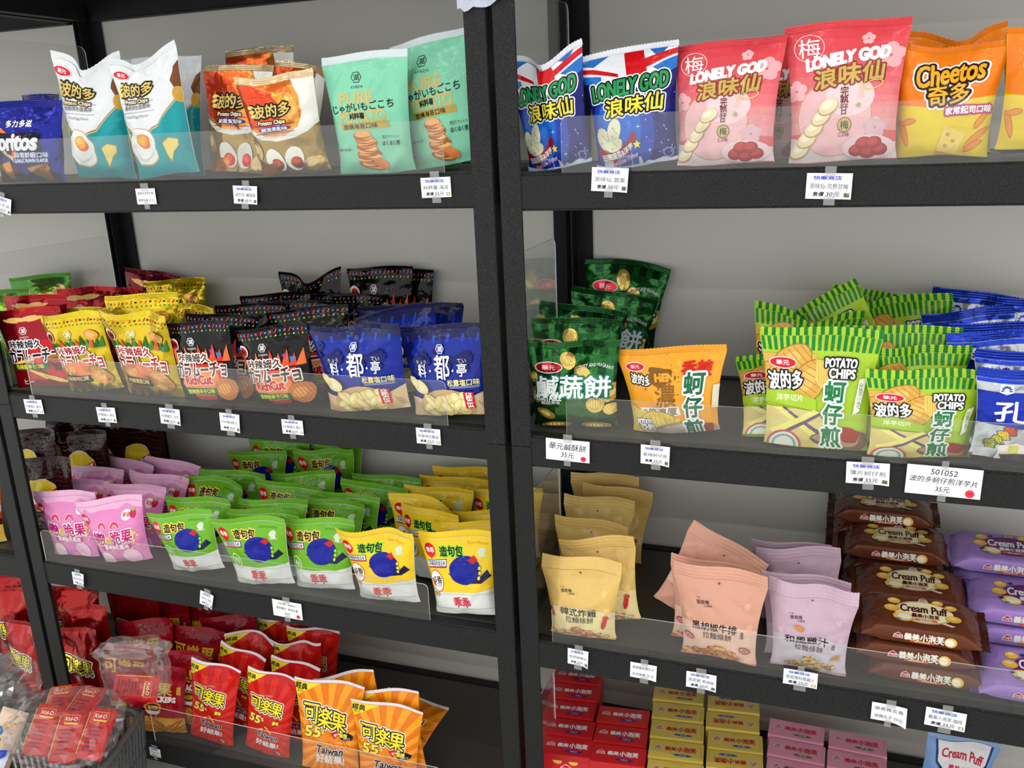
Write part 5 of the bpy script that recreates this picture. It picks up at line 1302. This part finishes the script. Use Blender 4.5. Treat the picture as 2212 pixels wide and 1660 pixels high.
GUARDS = [
    (-1.255, -.056, 1, .095, 'clear guard on the top shelf in front of the fried egg chip bags'),
    (.172, 1.34, 1, .096, 'clear guard on the top shelf in front of the plum puff bags'),
    (-1.19, -.083, 2, .094, 'clear guard in front of the black ridged chip bags'),
    (.168, 1.34, 2, .083, 'clear guard in front of the oyster omelette chip bags'),
    (-1.258, -.157, 3, .088, 'clear guard in front of the pink and green corn snack bags'),
    (.125, 1.34, 3, .086, 'clear guard in front of the ramen cracker bags'),
    (-1.00, -.16, 4, .108, 'clear guard on the bottom shelf in front of the pea cracker bags'),
]
PANELS = [   # x, y0, y1, z, height
    (.0605, .045, .465, 1.6088, .336, 'clear side panel on the top shelf behind the navy bag'),
    (.0605, .045, .317, 1.1070, .347, 'clear side panel next to the dark green cracker bags'),
    (.0605, .045, .297, .6480, .290, 'clear side panel next to the butter yellow cracker bags'),
    (.0605, .045, .206, .1498, .290, 'clear side panel next to the red cartons'),
    (-1.298, .045, .474, 1.6145, .334, 'clear side panel on the top shelf next to the corn chip bags'),
    (-1.298, .045, .444, 1.1127, .333, 'clear side panel next to the red potato stick bags'),
]
UN = 'white price label under the '
LABELS = [  # x, z, width, height, turn, lines, label, style, curl
    (-1.158, 1.570, .058, .036, .25, ('多力多滋', '35'), UN + 'deep blue corn chip bags, cut by the picture edge', 'shop', .3),
    (-.747, 1.582, .050, .033, .0, ('波的多洋芋片香', '煎荷包蛋 35 元'), UN + 'white and teal fried egg bags', 'print', 0),
    (-.496, 1.581, .058, .036, .05, ('波的多-鹹蛋黃', '35'), UN + 'orange and gold salted egg bags', 'shop', .5),
    (-.072, 1.588, .061, .037, -.02, ('純粹薯-海苔', '55'), UN + 'mint green bags', 'shop', .1),
    (.261, 1.595, .066, .041, .06, ('浪味仙 蔬果', '30'), UN + 'navy vegetable puff bags', 'shop', .7),
    (.623, 1.577, .070, .041, .03, ('浪味仙-完熟甘梅', '30'), UN + 'coral pink plum puff bags', 'shop', .3),
    (-1.184, 1.084, .058, .036, -.03, ('咔辣姆久-唐辛', '55'), UN + 'red potato stick bags by the rack post', 'shop', 0),
    (-.960, 1.078, .056, .037, -.03, ('咔辣姆久-海苔', '55'), UN + 'gold yellow bag next to the red bags', 'shop', .2),
    (-.774, 1.087, .057, .038, .03, ('咔辣姆久-洋芋', '55'), UN + 'gold yellow bag next to the black bags', 'shop', .4),
    (-.611, 1.084, .053, .042, .04, ('咔辣姆久', '55'), UN + 'black ridged chip bag next to the gold bags', 'shop', .4),
    (-.449, 1.085, .054, .033, .0, ('咔辣姆久厚切', '55'), UN + 'black ridged chip bag next to the blue bags', 'shop', .1),
    (-.125, 1.089, .055, .034, .0, ('料都亭松露塩', '55'), UN + 'royal blue bag beside the centre posts', 'shop', .1),
    (.171, 1.083, .088, .044, .02, [('華元鹹酥餅', 66, 16), ('35元', 28, 13)], 'large handwritten price card with red dot under the dark green cracker bags', 'hand', 0),
    (.342, 1.088, .055, .038, .02, ('香辣蚵仔煎', '35'), UN + 'single orange oyster omelette bag', 'shop', .8),
    (.713, 1.086, .070, .040, -.02, ('薄片蚵仔煎', '35'), UN + 'tall lime green striped bag', 'shop', .5),
    (.833, 1.082, .117, .053, .02, [('501052', 80, 8.5), ('波的多蚵仔煎洋芋片', 52, 9.5), ('35元', 22, 8.5)], 'large handwritten price card with red dot and number line under the lime green bags', 'hand', 0),
    (-1.149, .619, .040, .036, .05, ('戀の脆果', '30'), UN + 'candy pink bags', 'shop', .7),
    (-.751, .620, .040, .038, .22, ('乖乖', '30'), 'crooked torn price label under the green corn snack bags', 'shop', .6),
    (-.522, .628, .080, .043, .02, [('192369  196415', 80, 6.5), ('乖乖椰子  乖乖五香', 52, 8), ('30元', 22, 8)], 'large handwritten price card with red dot under the corn snack bags', 'hand', 0),
    (.182, .625, .045, .037, .03, ('張君雅韓式', '25'), UN + 'butter yellow cracker bags', 'shop', .8),
    (.319, .617, .054, .035, .03, ('張君雅休閒丸子', '日式串燒 25 元'), 'printed price label between the yellow and peach cracker bags', 'print', .4),
    (.435, .616, .059, .036, .02, ('張君雅-黑胡椒', '25'), UN + 'peach pink cracker bags', 'shop', .4),
    (.621, .657, .062, .033, .02, ('張君雅和風雞汁', '25'), 'price label taped over the clear guard in front of the lilac cracker bags', 'shop', .1),
    (.780, .612, .060, .037, .02, ('張君雅五香', '休閒丸子 25元'), 'printed price label with one corner curling under the brown packs', 'print', 1.3),
    (.875, .619, .067, .038, .03, ('義美小泡芙-咖啡', '35'), 'flat price label under the brown cream puff packs', 'shop', .1),
    (-1.000, .124, .036, .026, .03, ('可樂果', '35'), 'small price label beside the shopping basket', 'shop', 0),
    (-.668, .112, .055, .036, .03, ('可樂果', '30'), UN + 'red pea cracker bags at the picture bottom', 'shop', .1),
]
# ------------------------------------------------------------------ printed boxes and flow packs
def face_print(art, fn, lift=.0003):
    """artwork laid on a flat or gently curved panel: fn maps panel coordinates (-.5..5, 0..1) to a point and a normal"""
    V = np.vstack(art.V)
    P, N = fn(V[:, 0] / 100, V[:, 1] / art.hh)
    return P + N * (lift + .00003 * V[:, 2:3])

def wind(P, F, out):
    G = []
    for f in F:
        a, b, c = (P[k] for k in f[:3])
        G.append(tuple(f) if np.dot(np.cross(b - a, c - a), out) >= 0 else tuple(f)[::-1])
    return G

def crest(a, x, y, w, c=(.72, .10, .22), bg=W_):
    h = w / a.hh * 100
    for q, col in ((1.0, bg), (.84, c)):
        a.poly(col, [(x - w * .5 * q, y - h * .32 * q), (x + w * .5 * q, y - h * .32 * q), (x + w * .42 * q, y + h * .12 * q), (x, y + h * .42 * q), (x - w * .42 * q, y + h * .12 * q)])
    a.line(bg, x - w * .34, y + h * .04, x + w * .34, y + h * .04, w * .06); a.txt('I-MEI', x, y - h * .12, w * .6, w * .18, bg, b=.1)

def puff_art(top, low, ink, w, d, purple=False):
    a = Art(w, d)
    a.ell(CREAM if not purple else (.42, .16, .46), 4, 50, 37, 24, 0, 30); 
    if not purple: a.ring((.25, .12, .08), 4, 50, 35.5, 22.5, .8, 0, 20, 160); a.ring((.25, .12, .08), 4, 50, 35.5, 22.5, .8, 0, 200, 340)
    for x, y, rx, ry in ((-33, 80, 8, 6), (-36, 54, 9.5, 7), (40, 40, 9.5, 7), (22, 88, 7, 5), (38, 76, 7.5, 5.5)):
        a.ell((.70, .46, .16), x, y - 1, rx * 1.05, ry * 1.06); a.ell((.92, .72, .30), x, y, rx, ry); a.ell((.96, .84, .50), x - 1, y + 3, rx * .5, ry * .4)
    a.txt('Cream Puff', 4, 58, 58, 16, ink, [(1.1, CREAM if not purple else (.42, .16, .46))], b=.7, arc=1.5)
    a.txt('義美小泡芙', 6, 37, 34, 9, ink if not purple else W_, b=.5); a.band((.86, .42, .28), 20, 27, -8, 20); a.txt('香焙咖啡' if not purple else '藍莓', 6, 23.5, 15, 3.6, W_, b=.2)
    a.ell((.70, .48, .16), -22, 26, 13, 9.5, -10); a.ell((.90, .74, .34), -22, 27, 12.4, 8.8, -10); a.ell((.93, .90, .82), -20, 28, 9, 6, -10)
    crest(a, 4, 91, 12); a.ell((.16, .45, .75), -28, 18, 4, 1.6)
    if purple:
        for x, y in ((-34, 32), (22, 16), (-20, 84)): a.ell((.16, .18, .45), x, y, 3, 3); a.ell((.3, .32, .6), x - .8, y + 1.6, 1.4, 1.2)
    for k in range(5): a.ell((.93, .80, .74), 28 + 2.5 * k, 20 - k * 1.5, 3, 1.2, 20)
    return a
def puff_front(base, w, h):
    a = Art(w, h)
    crest(a, -26, 52, 12); a.txt('義美', -10, 54, 17, 10, (.92, .90, .86), b=.8); a.txt('小泡芙', 13, 54, 27, 12, (.92, .90, .86), b=.8)
    a.band((.85, .33, .15), 17, 31, -12, 16); a.txt('香焙咖啡', 2, 24, 18, 2.6, CREAM, b=.2)
    a.ell((.72, .50, .18), 34, 50, 7.5, 7.5); a.ell((.90, .74, .36), 34, 51, 7, 7); a.ell((.93, .91, .85), 33, 48, 5, 5)
    return a

def flow_pack(L, D, H, base, top_art, front_art, seed, name):
    """biscuit tray in a flow wrap: rounded block drawn in to a flat crimped fin at both ends"""
    r = random.Random(seed)
    nx, nc = 24, 28
    xs = np.linspace(-L / 2, L / 2, nx + 1)
    V = []
    for i, x in enumerate(xs):
        t = max(0, (abs(x) - L * .34) / (L * .5 - L * .34)); t = min(t, 1)
        hz, dy = H / 2 * (1 - t ** 1.6 * .97), D / 2 * (1 + .12 * t)
        for k in range(nc):
            a = 2 * PI * k / nc
            c, s = math.cos(a), math.sin(a)
            e = .28 + .5 * t
            y, z = dy * math.copysign(abs(c) ** e, c), hz * math.copysign(abs(s) ** e, s)
            z += r.uniform(-.0012, .0012) * (t > .05) * 1.8
            V.append((x, y, H / 2 + z - (t ** 2) * H * .12))
    F = [(i * nc + k, i * nc + (k + 1) % nc, (i + 1) * nc + (k + 1) % nc, (i + 1) * nc + k) for i in range(nx) for k in range(nc)]
    V = np.array(V); mats, M = [film(base)], [0] * len(F)
    F = [f[::-1] for f in F]
    allV, n = [V], len(V)
    def top(u, v):
        P = np.stack([u * L * .68, (v - .5) * D * .86, np.full_like(u, H * 1.0)], -1)
        return P, np.array([[0, 0, 1.0]])
    def frn(u, v):
        P = np.stack([u * L * .72, np.full_like(u, -D / 2), H * .1 + v * H * .8], -1)
        return P, np.array([[0, -1.0, 0]])
    for art, fn, out in ((top_art, top, (0, 0, 1)), (front_art, frn, (0, -1, 0))):
        P = face_print(art, fn, .0006)
        F += [tuple(k + n for k in f) for f in wind(P, art.F, np.array(out))]
        M += [len(mats) + m for m in art.M]
        mats += [film(c) for c in art.cols]
        allV.append(P); n += len(P)
    body = mesh_from(name, np.vstack(allV), F, M, mats)
    body.polygons.foreach_set('use_smooth', [k < nx * nc for k in range(len(F))])
    fins = []
    for s in (-1, 1):
        bm = bmesh.new()
        rows = []
        for j in range(5):
            rows.append([bm.verts.new((s * (L / 2 - .001 + .0035 * j + (.0012 if j == 4 and k % 2 else 0)), D * .56 * (k / 20 - .5) * 2, H * .38 + .0006 * (j % 2) + .003 * math.sin(k * .5 + seed) * j / 4)) for k in range(21)])
        for j in range(4):
            for k in range(20): bm.faces.new((rows[j][k], rows[j][k + 1], rows[j + 1][k + 1], rows[j + 1][k]))
        bmesh.ops.solidify(bm, geom=bm.faces[:], thickness=.0006)
        bmesh.ops.recalc_face_normals(bm, faces=bm.faces[:])
        me = bpy.data.meshes.new('end_fin'); bm.to_mesh(me); bm.free(); me.materials.append(film(base)); fins.append(me)
    return body, fins

BROWN, PURP = (.38, .20, .13), (.62, .50, .78)
PL, PD, PH = .205, .106, .0385
brown = flow_pack(PL, PD, PH, BROWN, puff_art(None, None, (.28, .10, .09), PL * .68, PD * .86), puff_front(BROWN, PL * .72, PH * .8), 3, 'wrapper')
purple = flow_pack(PL, PD, PH, PURP, puff_art(None, None, W_, PL * .68, PD * .86, True), puff_front(PURP, PL * .72, PH * .8), 4, 'wrapper')
def pack(src, name, x, y, z, yaw, pitch, lab, grp, s=1.0):
    o = link(name, src[0])
    o.location, o.rotation_euler, o.scale = (x, y, z), (pitch, 0, yaw), (s, s, s)
    for f in src[1]: link('end_fin', f, (), o)
    return tag(o, lab, 'biscuit pack', grp)
for p in BROWN_PACKS: pack(brown, 'cream_puff_pack', *p, 'brown cream puff packs in stepped piles')
for p in PURPLE_PACKS: pack(purple, 'blueberry_cream_puff_pack', *p, 'lilac cream puff packs')

# cartons standing in rows on the bottom shelf, each leaning back on the next
def carton(base, ink, band, bandtxt, w, d, h, front_ink):
    t = Art(w, d, 'card')
    crest(t, -33, 54, 17, (.70, .10, .2) if ink != W_ else base, W_)
    t.txt('義美', -10, 54, 20, 11, ink, b=.6); t.txt('小泡芙', 19, 55, 34, 14, ink, b=1.0)
    t.ell(band, 12, 22, 17, 3.4); t.txt(bandtxt, 12, 22, 14, 4.2, W_, b=.3)
    t.txt('20270112 361', 4, 88, 22, 3, tuple(v * .7 for v in base)); t.line(tuple(v * .85 for v in base), 45, 4, 45, 96, .5)
    f = Art(w, h, 'card')
    f.ell(tuple(min(1, v * 1.12) for v in base), 0, 66, 32, 24, 0, 28)
    for x, y in ((-16, 88), (14, 88), (-24, 64), (22, 62), (0, 50)): f.ell((.70, .5, .16), x, y, 9, 7); f.ell((.92, .76, .36), x, y + .5, 8.4, 6.4)
    crest(f, 0, 76, 24, base); f.txt('小泡芙', 0, 62, 40, 14, W_ if ink == W_ else ink, b=1.0)
    bm = bmesh.new()
    bm_box(bm, -w / 2, w / 2, 0, d, 0, h)
    bmesh.ops.bevel(bm, geom=bm.edges[:], offset=.0012, segments=2, affect='EDGES')
    bmesh.ops.recalc_face_normals(bm, faces=bm.faces[:])
    vs = np.array([v.co[:] for v in bm.verts]); bm.verts.index_update()
    F = [tuple(v.index for v in q.verts) for q in bm.faces]; bm.free()
    mats, M, n, allV = [film(base, 'card')], [0] * len(F), len(vs), [vs]
    for art, fn, out in ((t, lambda u, v: (np.stack([u * w, v * d, np.full_like(u, h)], -1), np.array([[0, 0, 1.0]])), (0, 0, 1)),
                         (f, lambda u, v: (np.stack([u * w, np.zeros_like(u), v * h], -1), np.array([[0, -1.0, 0]])), (0, -1, 0))):
        P = face_print(art, fn)
        F += [tuple(k + n for k in q) for q in wind(P, art.F, np.array(out))]
        M += [len(mats) + m for m in art.M]; mats += [film(c, 'card') for c in art.cols]
        allV.append(P); n += len(P)
    me = mesh_from('carton', np.vstack(allV), F, M, mats)
    me.polygons.foreach_set('use_smooth', [False] * len(F))
    bm = bmesh.new()
    bm_box(bm, -w / 2 + .002, w / 2 - .002, -.0008, -.0001, h - .016, h - .0004)
    lip = bpy.data.meshes.new('lid_flap'); bm.to_mesh(lip); bm.free(); lip.materials.append(film(tuple(v * .93 for v in base), 'card'))
    return me, lip
CARTON = {'red': carton((.80, .10, .13), W_, (.10, .16, .55), '巧克力', .124, .064, .15, W_),
          'yellow': carton((.86, .75, .33), (.72, .10, .14), (.10, .30, .60), '牛奶', .124, .064, .15, W_),
          'pink': carton((.88, .58, .68), (.76, .10, .22), (.12, .42, .22), '草莓', .124, .064, .15, W_)}
def put_carton(colour, x, y, z, yaw, tilt, flip, lab):
    me, lip = CARTON[colour]
    o = link('cream_puff_carton', me)
    M = Matrix.Translation((x, y, z)) @ Matrix.Rotation(yaw, 4, 'Z') @ Matrix.Rotation(-tilt, 4, 'X')
    if flip:
        M = M @ Matrix.Translation((0, .064, 0)) @ Matrix.Rotation(PI, 4, 'Z')
    o.matrix_world = M
    link('lid_flap', lip, (), o)
    return tag(o, lab, 'box', colour + ' cream puff cartons')
for c in CARTONS: put_carton(*c)

# ------------------------------------------------------------------ clear acrylic guards
def guard(x0, x1, z, h, r, lab, y=.006, yaw=0):
    """upright clear strip along a shelf edge with rounded upper corners and edges painted pale for the light they catch"""
    n = 5; P = [(x0, 0), (x1, 0)]
    for k in range(n + 1): a = PI / 2 * k / n; P.append((x1 - r + r * math.cos(a), h - r + r * math.sin(a)))
    for k in range(n + 1): a = PI / 2 + PI / 2 * k / n; P.append((x0 + r + r * math.cos(a), h - r + r * math.sin(a)))
    bm = bmesh.new()
    A = [bm.verts.new((p[0], -.0012, p[1])) for p in P]; B = [bm.verts.new((p[0], .0012, p[1])) for p in P]
    bm.faces.new(A); bm.faces.new(B[::-1])
    for k in range(len(P)):
        q = (k + 1) % len(P)
        bm.faces.new((A[q], A[k], B[k], B[q])).material_index = 1 if k != 0 else 0
    bmesh.ops.recalc_face_normals(bm, faces=bm.faces[:])
    o = bm_link('acrylic_guard', bm, [ACRYL, ACRYL_EDGE])
    o.location = (0, y, z); o.rotation_euler = (0, 0, yaw)
    return o
for x0, x1, k, h, lab in GUARDS:
    tag(guard(x0, x1, shelf_z(k, (x0 + x1) / 2) + .0003, h, .012, lab), lab, 'shelf guard', 'clear guards along the shelf edges')
def side_panel(x, y0, y1, z, h, lab):
    o = guard(y0, y1, 0, h, .02, lab)
    o.name = 'acrylic_side_panel'
    o.rotation_euler = (0, 0, PI / 2); o.location = (x, 0, z)
    return tag(o, lab, 'divider', 'clear panels at the rack ends')
for p in PANELS: side_panel(*p)

# ------------------------------------------------------------------ price labels
BLUEINK, INK, GREYINK = (.22, .30, .78), (.18, .18, .22), (.45, .45, .50)
def bent_card(w, h, curl, seed):
    """paper card grid, one lower corner lifting"""
    nx, nz = 8, 5
    V = []
    for j in range(nz + 1):
        for i in range(nx + 1):
            u, v = i / nx, j / nz
            lift = .0008 + curl * .010 * max(0, (u - .55) / .45) ** 2 * max(0, 1 - v * .8) + .0006 * math.sin(u * 3 + seed)
            V.append(((u - .5) * w, -lift, (v - .5) * h))
    return np.array(V), nx, nz
def price_label(x, z, w, h, rot, lines, lab, style, curl=0, seed=0, tape=2, y=-.0016):
    V, nx, nz = bent_card(w, h, curl, seed)
    k = len(V); B = V.copy(); B[:, 1] += .0004
    F = grid_faces(nx, nz) + grid_faces(nx, nz, k, True)
    mats, M = [film((.93, .94, .96), 'paper')], [0] * len(F)
    a = Art(w, h, 'paper')
    if style == 'shop':
        a.txt('快樂商店', -4, 82, 62, 9.5, BLUEINK, b=.5)
        a.txt(lines[0], 0, 50, 84, 13, GREYINK, b=.1, rot=-1); a.txt('售價', -22, 19, 24, 10, INK, b=.5, sh=.25); a.txt(lines[1] + '元', 10, 19, 30, 10.5, INK, b=.1, sh=.2)
        a.band((.40, .36, .26), 8, 24, 34, 46); a.band((.90, .86, .68), 10, 22, 36, 44)
    elif style == 'print':
        a.txt(lines[0], 0, 70, 82, 12, (.35, .35, .38), b=.15); a.txt(lines[1], 0, 26, 80, 12, (.35, .35, .38), b=.15)
    else:
        for q, (t, yy, hh) in enumerate(lines): a.txt(t, 0, yy, 0, hh, (.16, .16, .20), b=.05, rot=-1.5, sh=.12)
        a.ell((.88, .20, .25), 36, 16, 6.2, 6.2, 0, 20); a.txt('快樂', 36, 16, 7.5, 4, (.45, .05, .08), b=.2)
    Va = np.vstack(a.V)
    u, v = Va[:, 0] / 100 + .5, Va[:, 1] / a.hh
    iu, iv = np.clip(u * nx, 0, nx - 1e-6), np.clip(v * nz, 0, nz - 1e-6)
    i, j = iu.astype(int), iv.astype(int); fu, fv = (iu - i)[:, None], (iv - j)[:, None]; G = V.reshape(nz + 1, nx + 1, 3)
    P = G[j, i] * (1 - fu) * (1 - fv) + G[j, i + 1] * fu * (1 - fv) + G[j + 1, i] * (1 - fu) * fv + G[j + 1, i + 1] * fu * fv
    P[:, 1] -= .00025 + .00003 * Va[:, 2]
    n = 2 * k
    F += [tuple(q + n for q in f) for f in wind(P, a.F, np.array((0, -1, 0)))]
    M += [m + 1 for m in a.M]; mats += [film(c, 'paper') for c in a.cols]
    me = mesh_from('price_label', np.vstack([V, B, P]), F, M, mats)
    o = link('price_label', me)
    o.location, o.rotation_euler = (x, y, z), (0, rot, 0)
    tag(o, lab, 'price label', 'price labels on the shelf edges')
    if tape:
        r = random.Random(seed); tw = .0165
        for z0, z1 in ((h / 2 - .006, h / 2 + .011), (-h / 2 - .010, -h / 2 + .005))[:(2 if tape > 1 else 1)]:
            bm = bmesh.new()
            bm_box(bm, -tw / 2 + r.uniform(-.003, .003), tw / 2 + r.uniform(-.003, .003), -.0019, -.0016, z0, z1)
            bm_link('clear_tape', bm, [TAPE], o)
    return o
for q, p in enumerate(LABELS): price_label(*p, seed=q)
# ------------------------------------------------------------------ shopping basket with wrapped packets
BASKET = plain('grey_basket_plastic', (.33, .34, .35), .42)
root = tag(empty('shopping_basket', (-1.117, -.237, 0), (0, 0, .29)), 'grey plastic shopping basket with slotted sides standing before the bottom shelf', 'basket')
BW, BD, BH, TAP = .40, .28, .295, .86
def basket_wall(x0, y0, x1, y1, nm):
    """slotted wall between two rim corners, leaning in towards the base"""
    bm = bmesh.new()
    L = math.hypot(x1 - x0, y1 - y0); nx, ny = -(y1 - y0) / L, (x1 - x0) / L
    def pt(u, v, d):
        s = TAP + (1 - TAP) * v
        x, y = (x0 + (x1 - x0) * u) * s, (y0 + (y1 - y0) * u) * s
        return Vector((x + nx * d, y + ny * d, .004 + BH * v))
    def bar(u0, v0, u1, v1, wd, vert):
        P = []
        for d in (-.0018, .0018):
            if vert: q = [pt(u0 - wd, v0, d), pt(u0 + wd, v0, d), pt(u1 + wd, v1, d), pt(u1 - wd, v1, d)]
            else: q = [pt(u0, v0 - wd, d), pt(u1, v0 - wd, d), pt(u1, v0 + wd, d), pt(u0, v0 + wd, d)]
            P.append([bm.verts.new(p) for p in q])
        a, b = P
        bm.faces.new(a[::-1]); bm.faces.new(b)
        for k in range(4): bm.faces.new((a[k], a[(k + 1) % 4], b[(k + 1) % 4], b[k]))
    n = int(L / .017)
    bar(0, .05, 1, .05, .05, False); bar(0, .96, 1, .96, .04, False)
    for v in (.35, .62): bar(0, v, 1, v, .018, False)
    for k in range(n):
        u = (k + .5) / n
        bar(u, .08, u, .94, .0036 / L, True)
    bar(.012, 0, .012, 1, .012, True); bar(.988, 0, .988, 1, .012, True)
    bmesh.ops.recalc_face_normals(bm, faces=bm.faces[:])
    bm_link(nm, bm, [BASKET], root)
c = [(-BW / 2, -BD / 2), (BW / 2, -BD / 2), (BW / 2, BD / 2), (-BW / 2, BD / 2)]
for k in range(4): basket_wall(*c[k], *c[(k + 1) % 4], 'slotted_wall')
box('basket_floor', -BW / 2 * TAP, BW / 2 * TAP, -BD / 2 * TAP, BD / 2 * TAP, .001, .006, BASKET, root)
bm = bmesh.new(); rim = []
N_ = 40
for k in range(N_):
    a = 2 * PI * k / N_; e = .32
    x = (BW / 2 + .004) * math.copysign(abs(math.cos(a)) ** e, math.cos(a)); y = (BD / 2 + .004) * math.copysign(abs(math.sin(a)) ** e, math.sin(a))
    nx, ny = math.cos(a), math.sin(a)
    rim.append([bm.verts.new((x + nx * .008 * math.cos(2 * PI * j / 8), y + ny * .008 * math.cos(2 * PI * j / 8), BH + .002 + .007 * math.sin(2 * PI * j / 8))) for j in range(8)])
for k in range(N_):
    for j in range(8): bm.faces.new((rim[k][j], rim[(k + 1) % N_][j], rim[(k + 1) % N_][(j + 1) % 8], rim[k][(j + 1) % 8]))
bmesh.ops.recalc_face_normals(bm, faces=bm.faces[:])
bm_link('rim', bm, [BASKET], root, True)

# red biscuit packets
def packet_mesh(L, W, H, base, art, seed):
    r = random.Random(seed); nu, nv = 12, 18
    V = []
    for s in (1, -1):
        for j in range(nv + 1):
            for i in range(nu + 1):
                u, v = i / nu * 2 - 1, j / nv * 2 - 1
                z = s * H / 2 * ((1 - abs(u) ** 6) * (1 - abs(v) ** 8)) ** .5
                V.append((u * W / 2, v * L / 2, z + (r.uniform(-.0008, .0008) if s > 0 else 0)))
    V = np.array(V); k = (nu + 1) * (nv + 1)
    F = grid_faces(nu, nv) + grid_faces(nu, nv, k, True)
    M = [0] * len(F); mats = [film(base)]
    A = np.vstack(art.V); P = np.stack([A[:, 0] / 100 * W, (A[:, 1] / art.hh - .5) * L, H / 2 + .0012 + .00003 * A[:, 2]], -1)
    F += [tuple(q + 2 * k for q in f) for f in wind(P, art.F, np.array((0, 0, 1)))]
    M += [len(mats) + m for m in art.M]; mats += [film(c) for c in art.cols]
    me = mesh_from('biscuit_packet', np.vstack([V, P]), F, M, mats)
    return me
ka = Art(.066, .118)
ka.band((.86, .62, .16), 74, 90, -26, 32); ka.band((.78, .07, .12), 75.2, 88.8, -24, 30); ka.txt('Kid-O', 2, 82, 44, 13, W_, b=.35, sh=.1); ka.band((.93, .78, .25), 71.5, 74.5, -22, 28)
ka.band((.86, .68, .2), 8, 88, -44, -41)
for k in range(7): ka.band((.50, .05, .09), 14 + k * 7.5, 17 + k * 7.5, -30 + (k % 3) * 3, 22 - (k % 2) * 8)
KM = packet_mesh(.118, .066, .020, (.78, .07, .12), ka, 6)
def packet(M, lab):
    o = link('biscuit_packet', KM); o.matrix_world = M
    return tag(o, lab, 'biscuit packet', 'red biscuit packets in the basket')
def pose(x, y, z, yaw, tilt, roll=0): return Matrix.Translation((x, y, z)) @ Matrix.Rotation(yaw, 4, 'Z') @ Matrix.Rotation(tilt, 4, 'X') @ Matrix.Rotation(roll, 4, 'Z')
packet(pose(-1.083, -.240, .352, .30, .72, -.12), 'red biscuit packet standing outermost of the three in the basket, yellow side stripe')
packet(pose(-1.008, -.238, .348, .30, .72, -.04), 'red biscuit packet in the middle of the three in the basket')
packet(pose(-.945, -.214, .352, .30, .72, -.12), 'red biscuit packet third of the three, by the slotted wall')
packet(pose(-.958, -.066, .375, .28, .95, -1.62), 'red biscuit packet lying crosswise on top of the others')
packet(pose(-1.118, -.158, .356, .35, .35, .1), 'red biscuit packet half hidden behind the first of three')
packet(pose(-1.050, -.150, .358, .3, .35, -.2), 'red biscuit packet half hidden behind the middle one')

# clear bags around the packets
def clear_bag(cx, cy, cz, rx, ry, rz, yaw, seed, lab, neck=None):
    r = random.Random(seed); bm = bmesh.new()
    bmesh.ops.create_icosphere(bm, subdivisions=4, radius=1)
    dirs = [(Vector((r.gauss(0, 1), r.gauss(0, 1), r.gauss(0, 1))).normalized(), r.uniform(.02, .06), r.uniform(5, 13), r.random() * 6) for _ in range(9)]
    for v in bm.verts:
        p = v.co.copy(); g = 1
        for d, am, fq, ph in dirs: g += am * (abs(math.sin(fq * p.dot(d) + ph)) - .5)
        q = Vector([math.copysign(abs(t) ** .65, t) for t in p]) * g
        if neck and q.x * neck[0] + q.y * neck[1] + q.z * neck[2] > .7: q *= 1.25
        v.co = (q.x * rx, q.y * ry, q.z * rz)
    o = bm_link('clear_plastic_bag', bm, [BAGFILM], None, False)
    o.location, o.rotation_euler = (cx, cy, cz), (0, 0, yaw)
    return tag(o, lab, 'plastic bag', 'clear bags in the basket')
clear_bag(-1.026, -.226, .362, .116, .092, .066, .29, 3, 'crinkled clear plastic bag around the three standing red biscuit packets')
clear_bag(-.955, -.058, .415, .082, .036, .070, .29, 8, 'crinkled clear plastic bag around the crosswise red packet', (0, 0, 1))
clear_bag(-1.315, -.190, .383, .090, .070, .058, .29, 12, 'loose clear plastic bag over the basket rim at the picture edge', (1, .3, .5))
# other groceries
ba = Art(.07, .13); ba.ell((.80, .62, .48), 10, 70, 26, 20); ba.ell((.20, .45, .70), -22, 60, 14, 16); ba.ell((.30, .55, .30), -16, 46, 12, 7); ba.txt('2', -22, 60, 9, 14, W_, b=1)
bo = link('beige_biscuit_packet', packet_mesh(.13, .07, .024, (.86, .76, .66), ba, 9)); bo.matrix_world = pose(-1.185, -.262, .325, .3, 1.0, -.25)
tag(bo, 'beige packet with blue patch beside the red biscuit packets', 'biscuit packet')
wa = Art(.12, .10); wa.poly((.08, .20, .62), [(-50, 100), (50, 100), (50, 86), (10, 60), (-4, 20), (-18, 40), (-26, 78), (-50, 90)]); wa.ell((.86, .72, .25), -38, 70, 9, 7); wa.txt('Crackers', 18, 84, 26, 6, W_, b=.3, rot=20)
wo = link('white_snack_packet', packet_mesh(.10, .12, .022, (.84, .85, .92), wa, 10)); wo.matrix_world = pose(-1.135, -.385, .330, .25, .55, .0)
tag(wo, 'white packet with blue corner lying lowest in the basket', 'snack packet')

# paper stuck over the tops of the two middle posts
bm = bmesh.new(); nx, nz = 14, 8; G = []
for j in range(nz + 1):
    v = j / nz
    for i in range(nx + 1):
        u = i / nx
        x = -.008 + .108 * u
        low = 1.893 + .022 * max(0, u - .35) - .012 * math.exp(-((u - .17) / .07) ** 2) + .004 * math.sin(u * 9)
        z = low + (2.02 - low) * v
        y = -.0012 - .008 * (1 - v) ** 2 * abs(math.sin(u * 5.2 + .6)) - .003 * math.sin(u * 11 + v * 4) ** 2
        G.append(bm.verts.new((x, y, z)))
for j in range(nz):
    for i in range(nx):
        a = j * (nx + 1) + i
        bm.faces.new((G[a], G[a + 1], G[a + nx + 2], G[a + nx + 1]))
bmesh.ops.solidify(bm, geom=bm.faces[:], thickness=.0004)
po = bm_link('paper_sheet', bm, [film((.90, .91, .97), 'paper')])
tag(po, 'crumpled white paper sheet stuck over the tops of the two middle posts', 'paper')
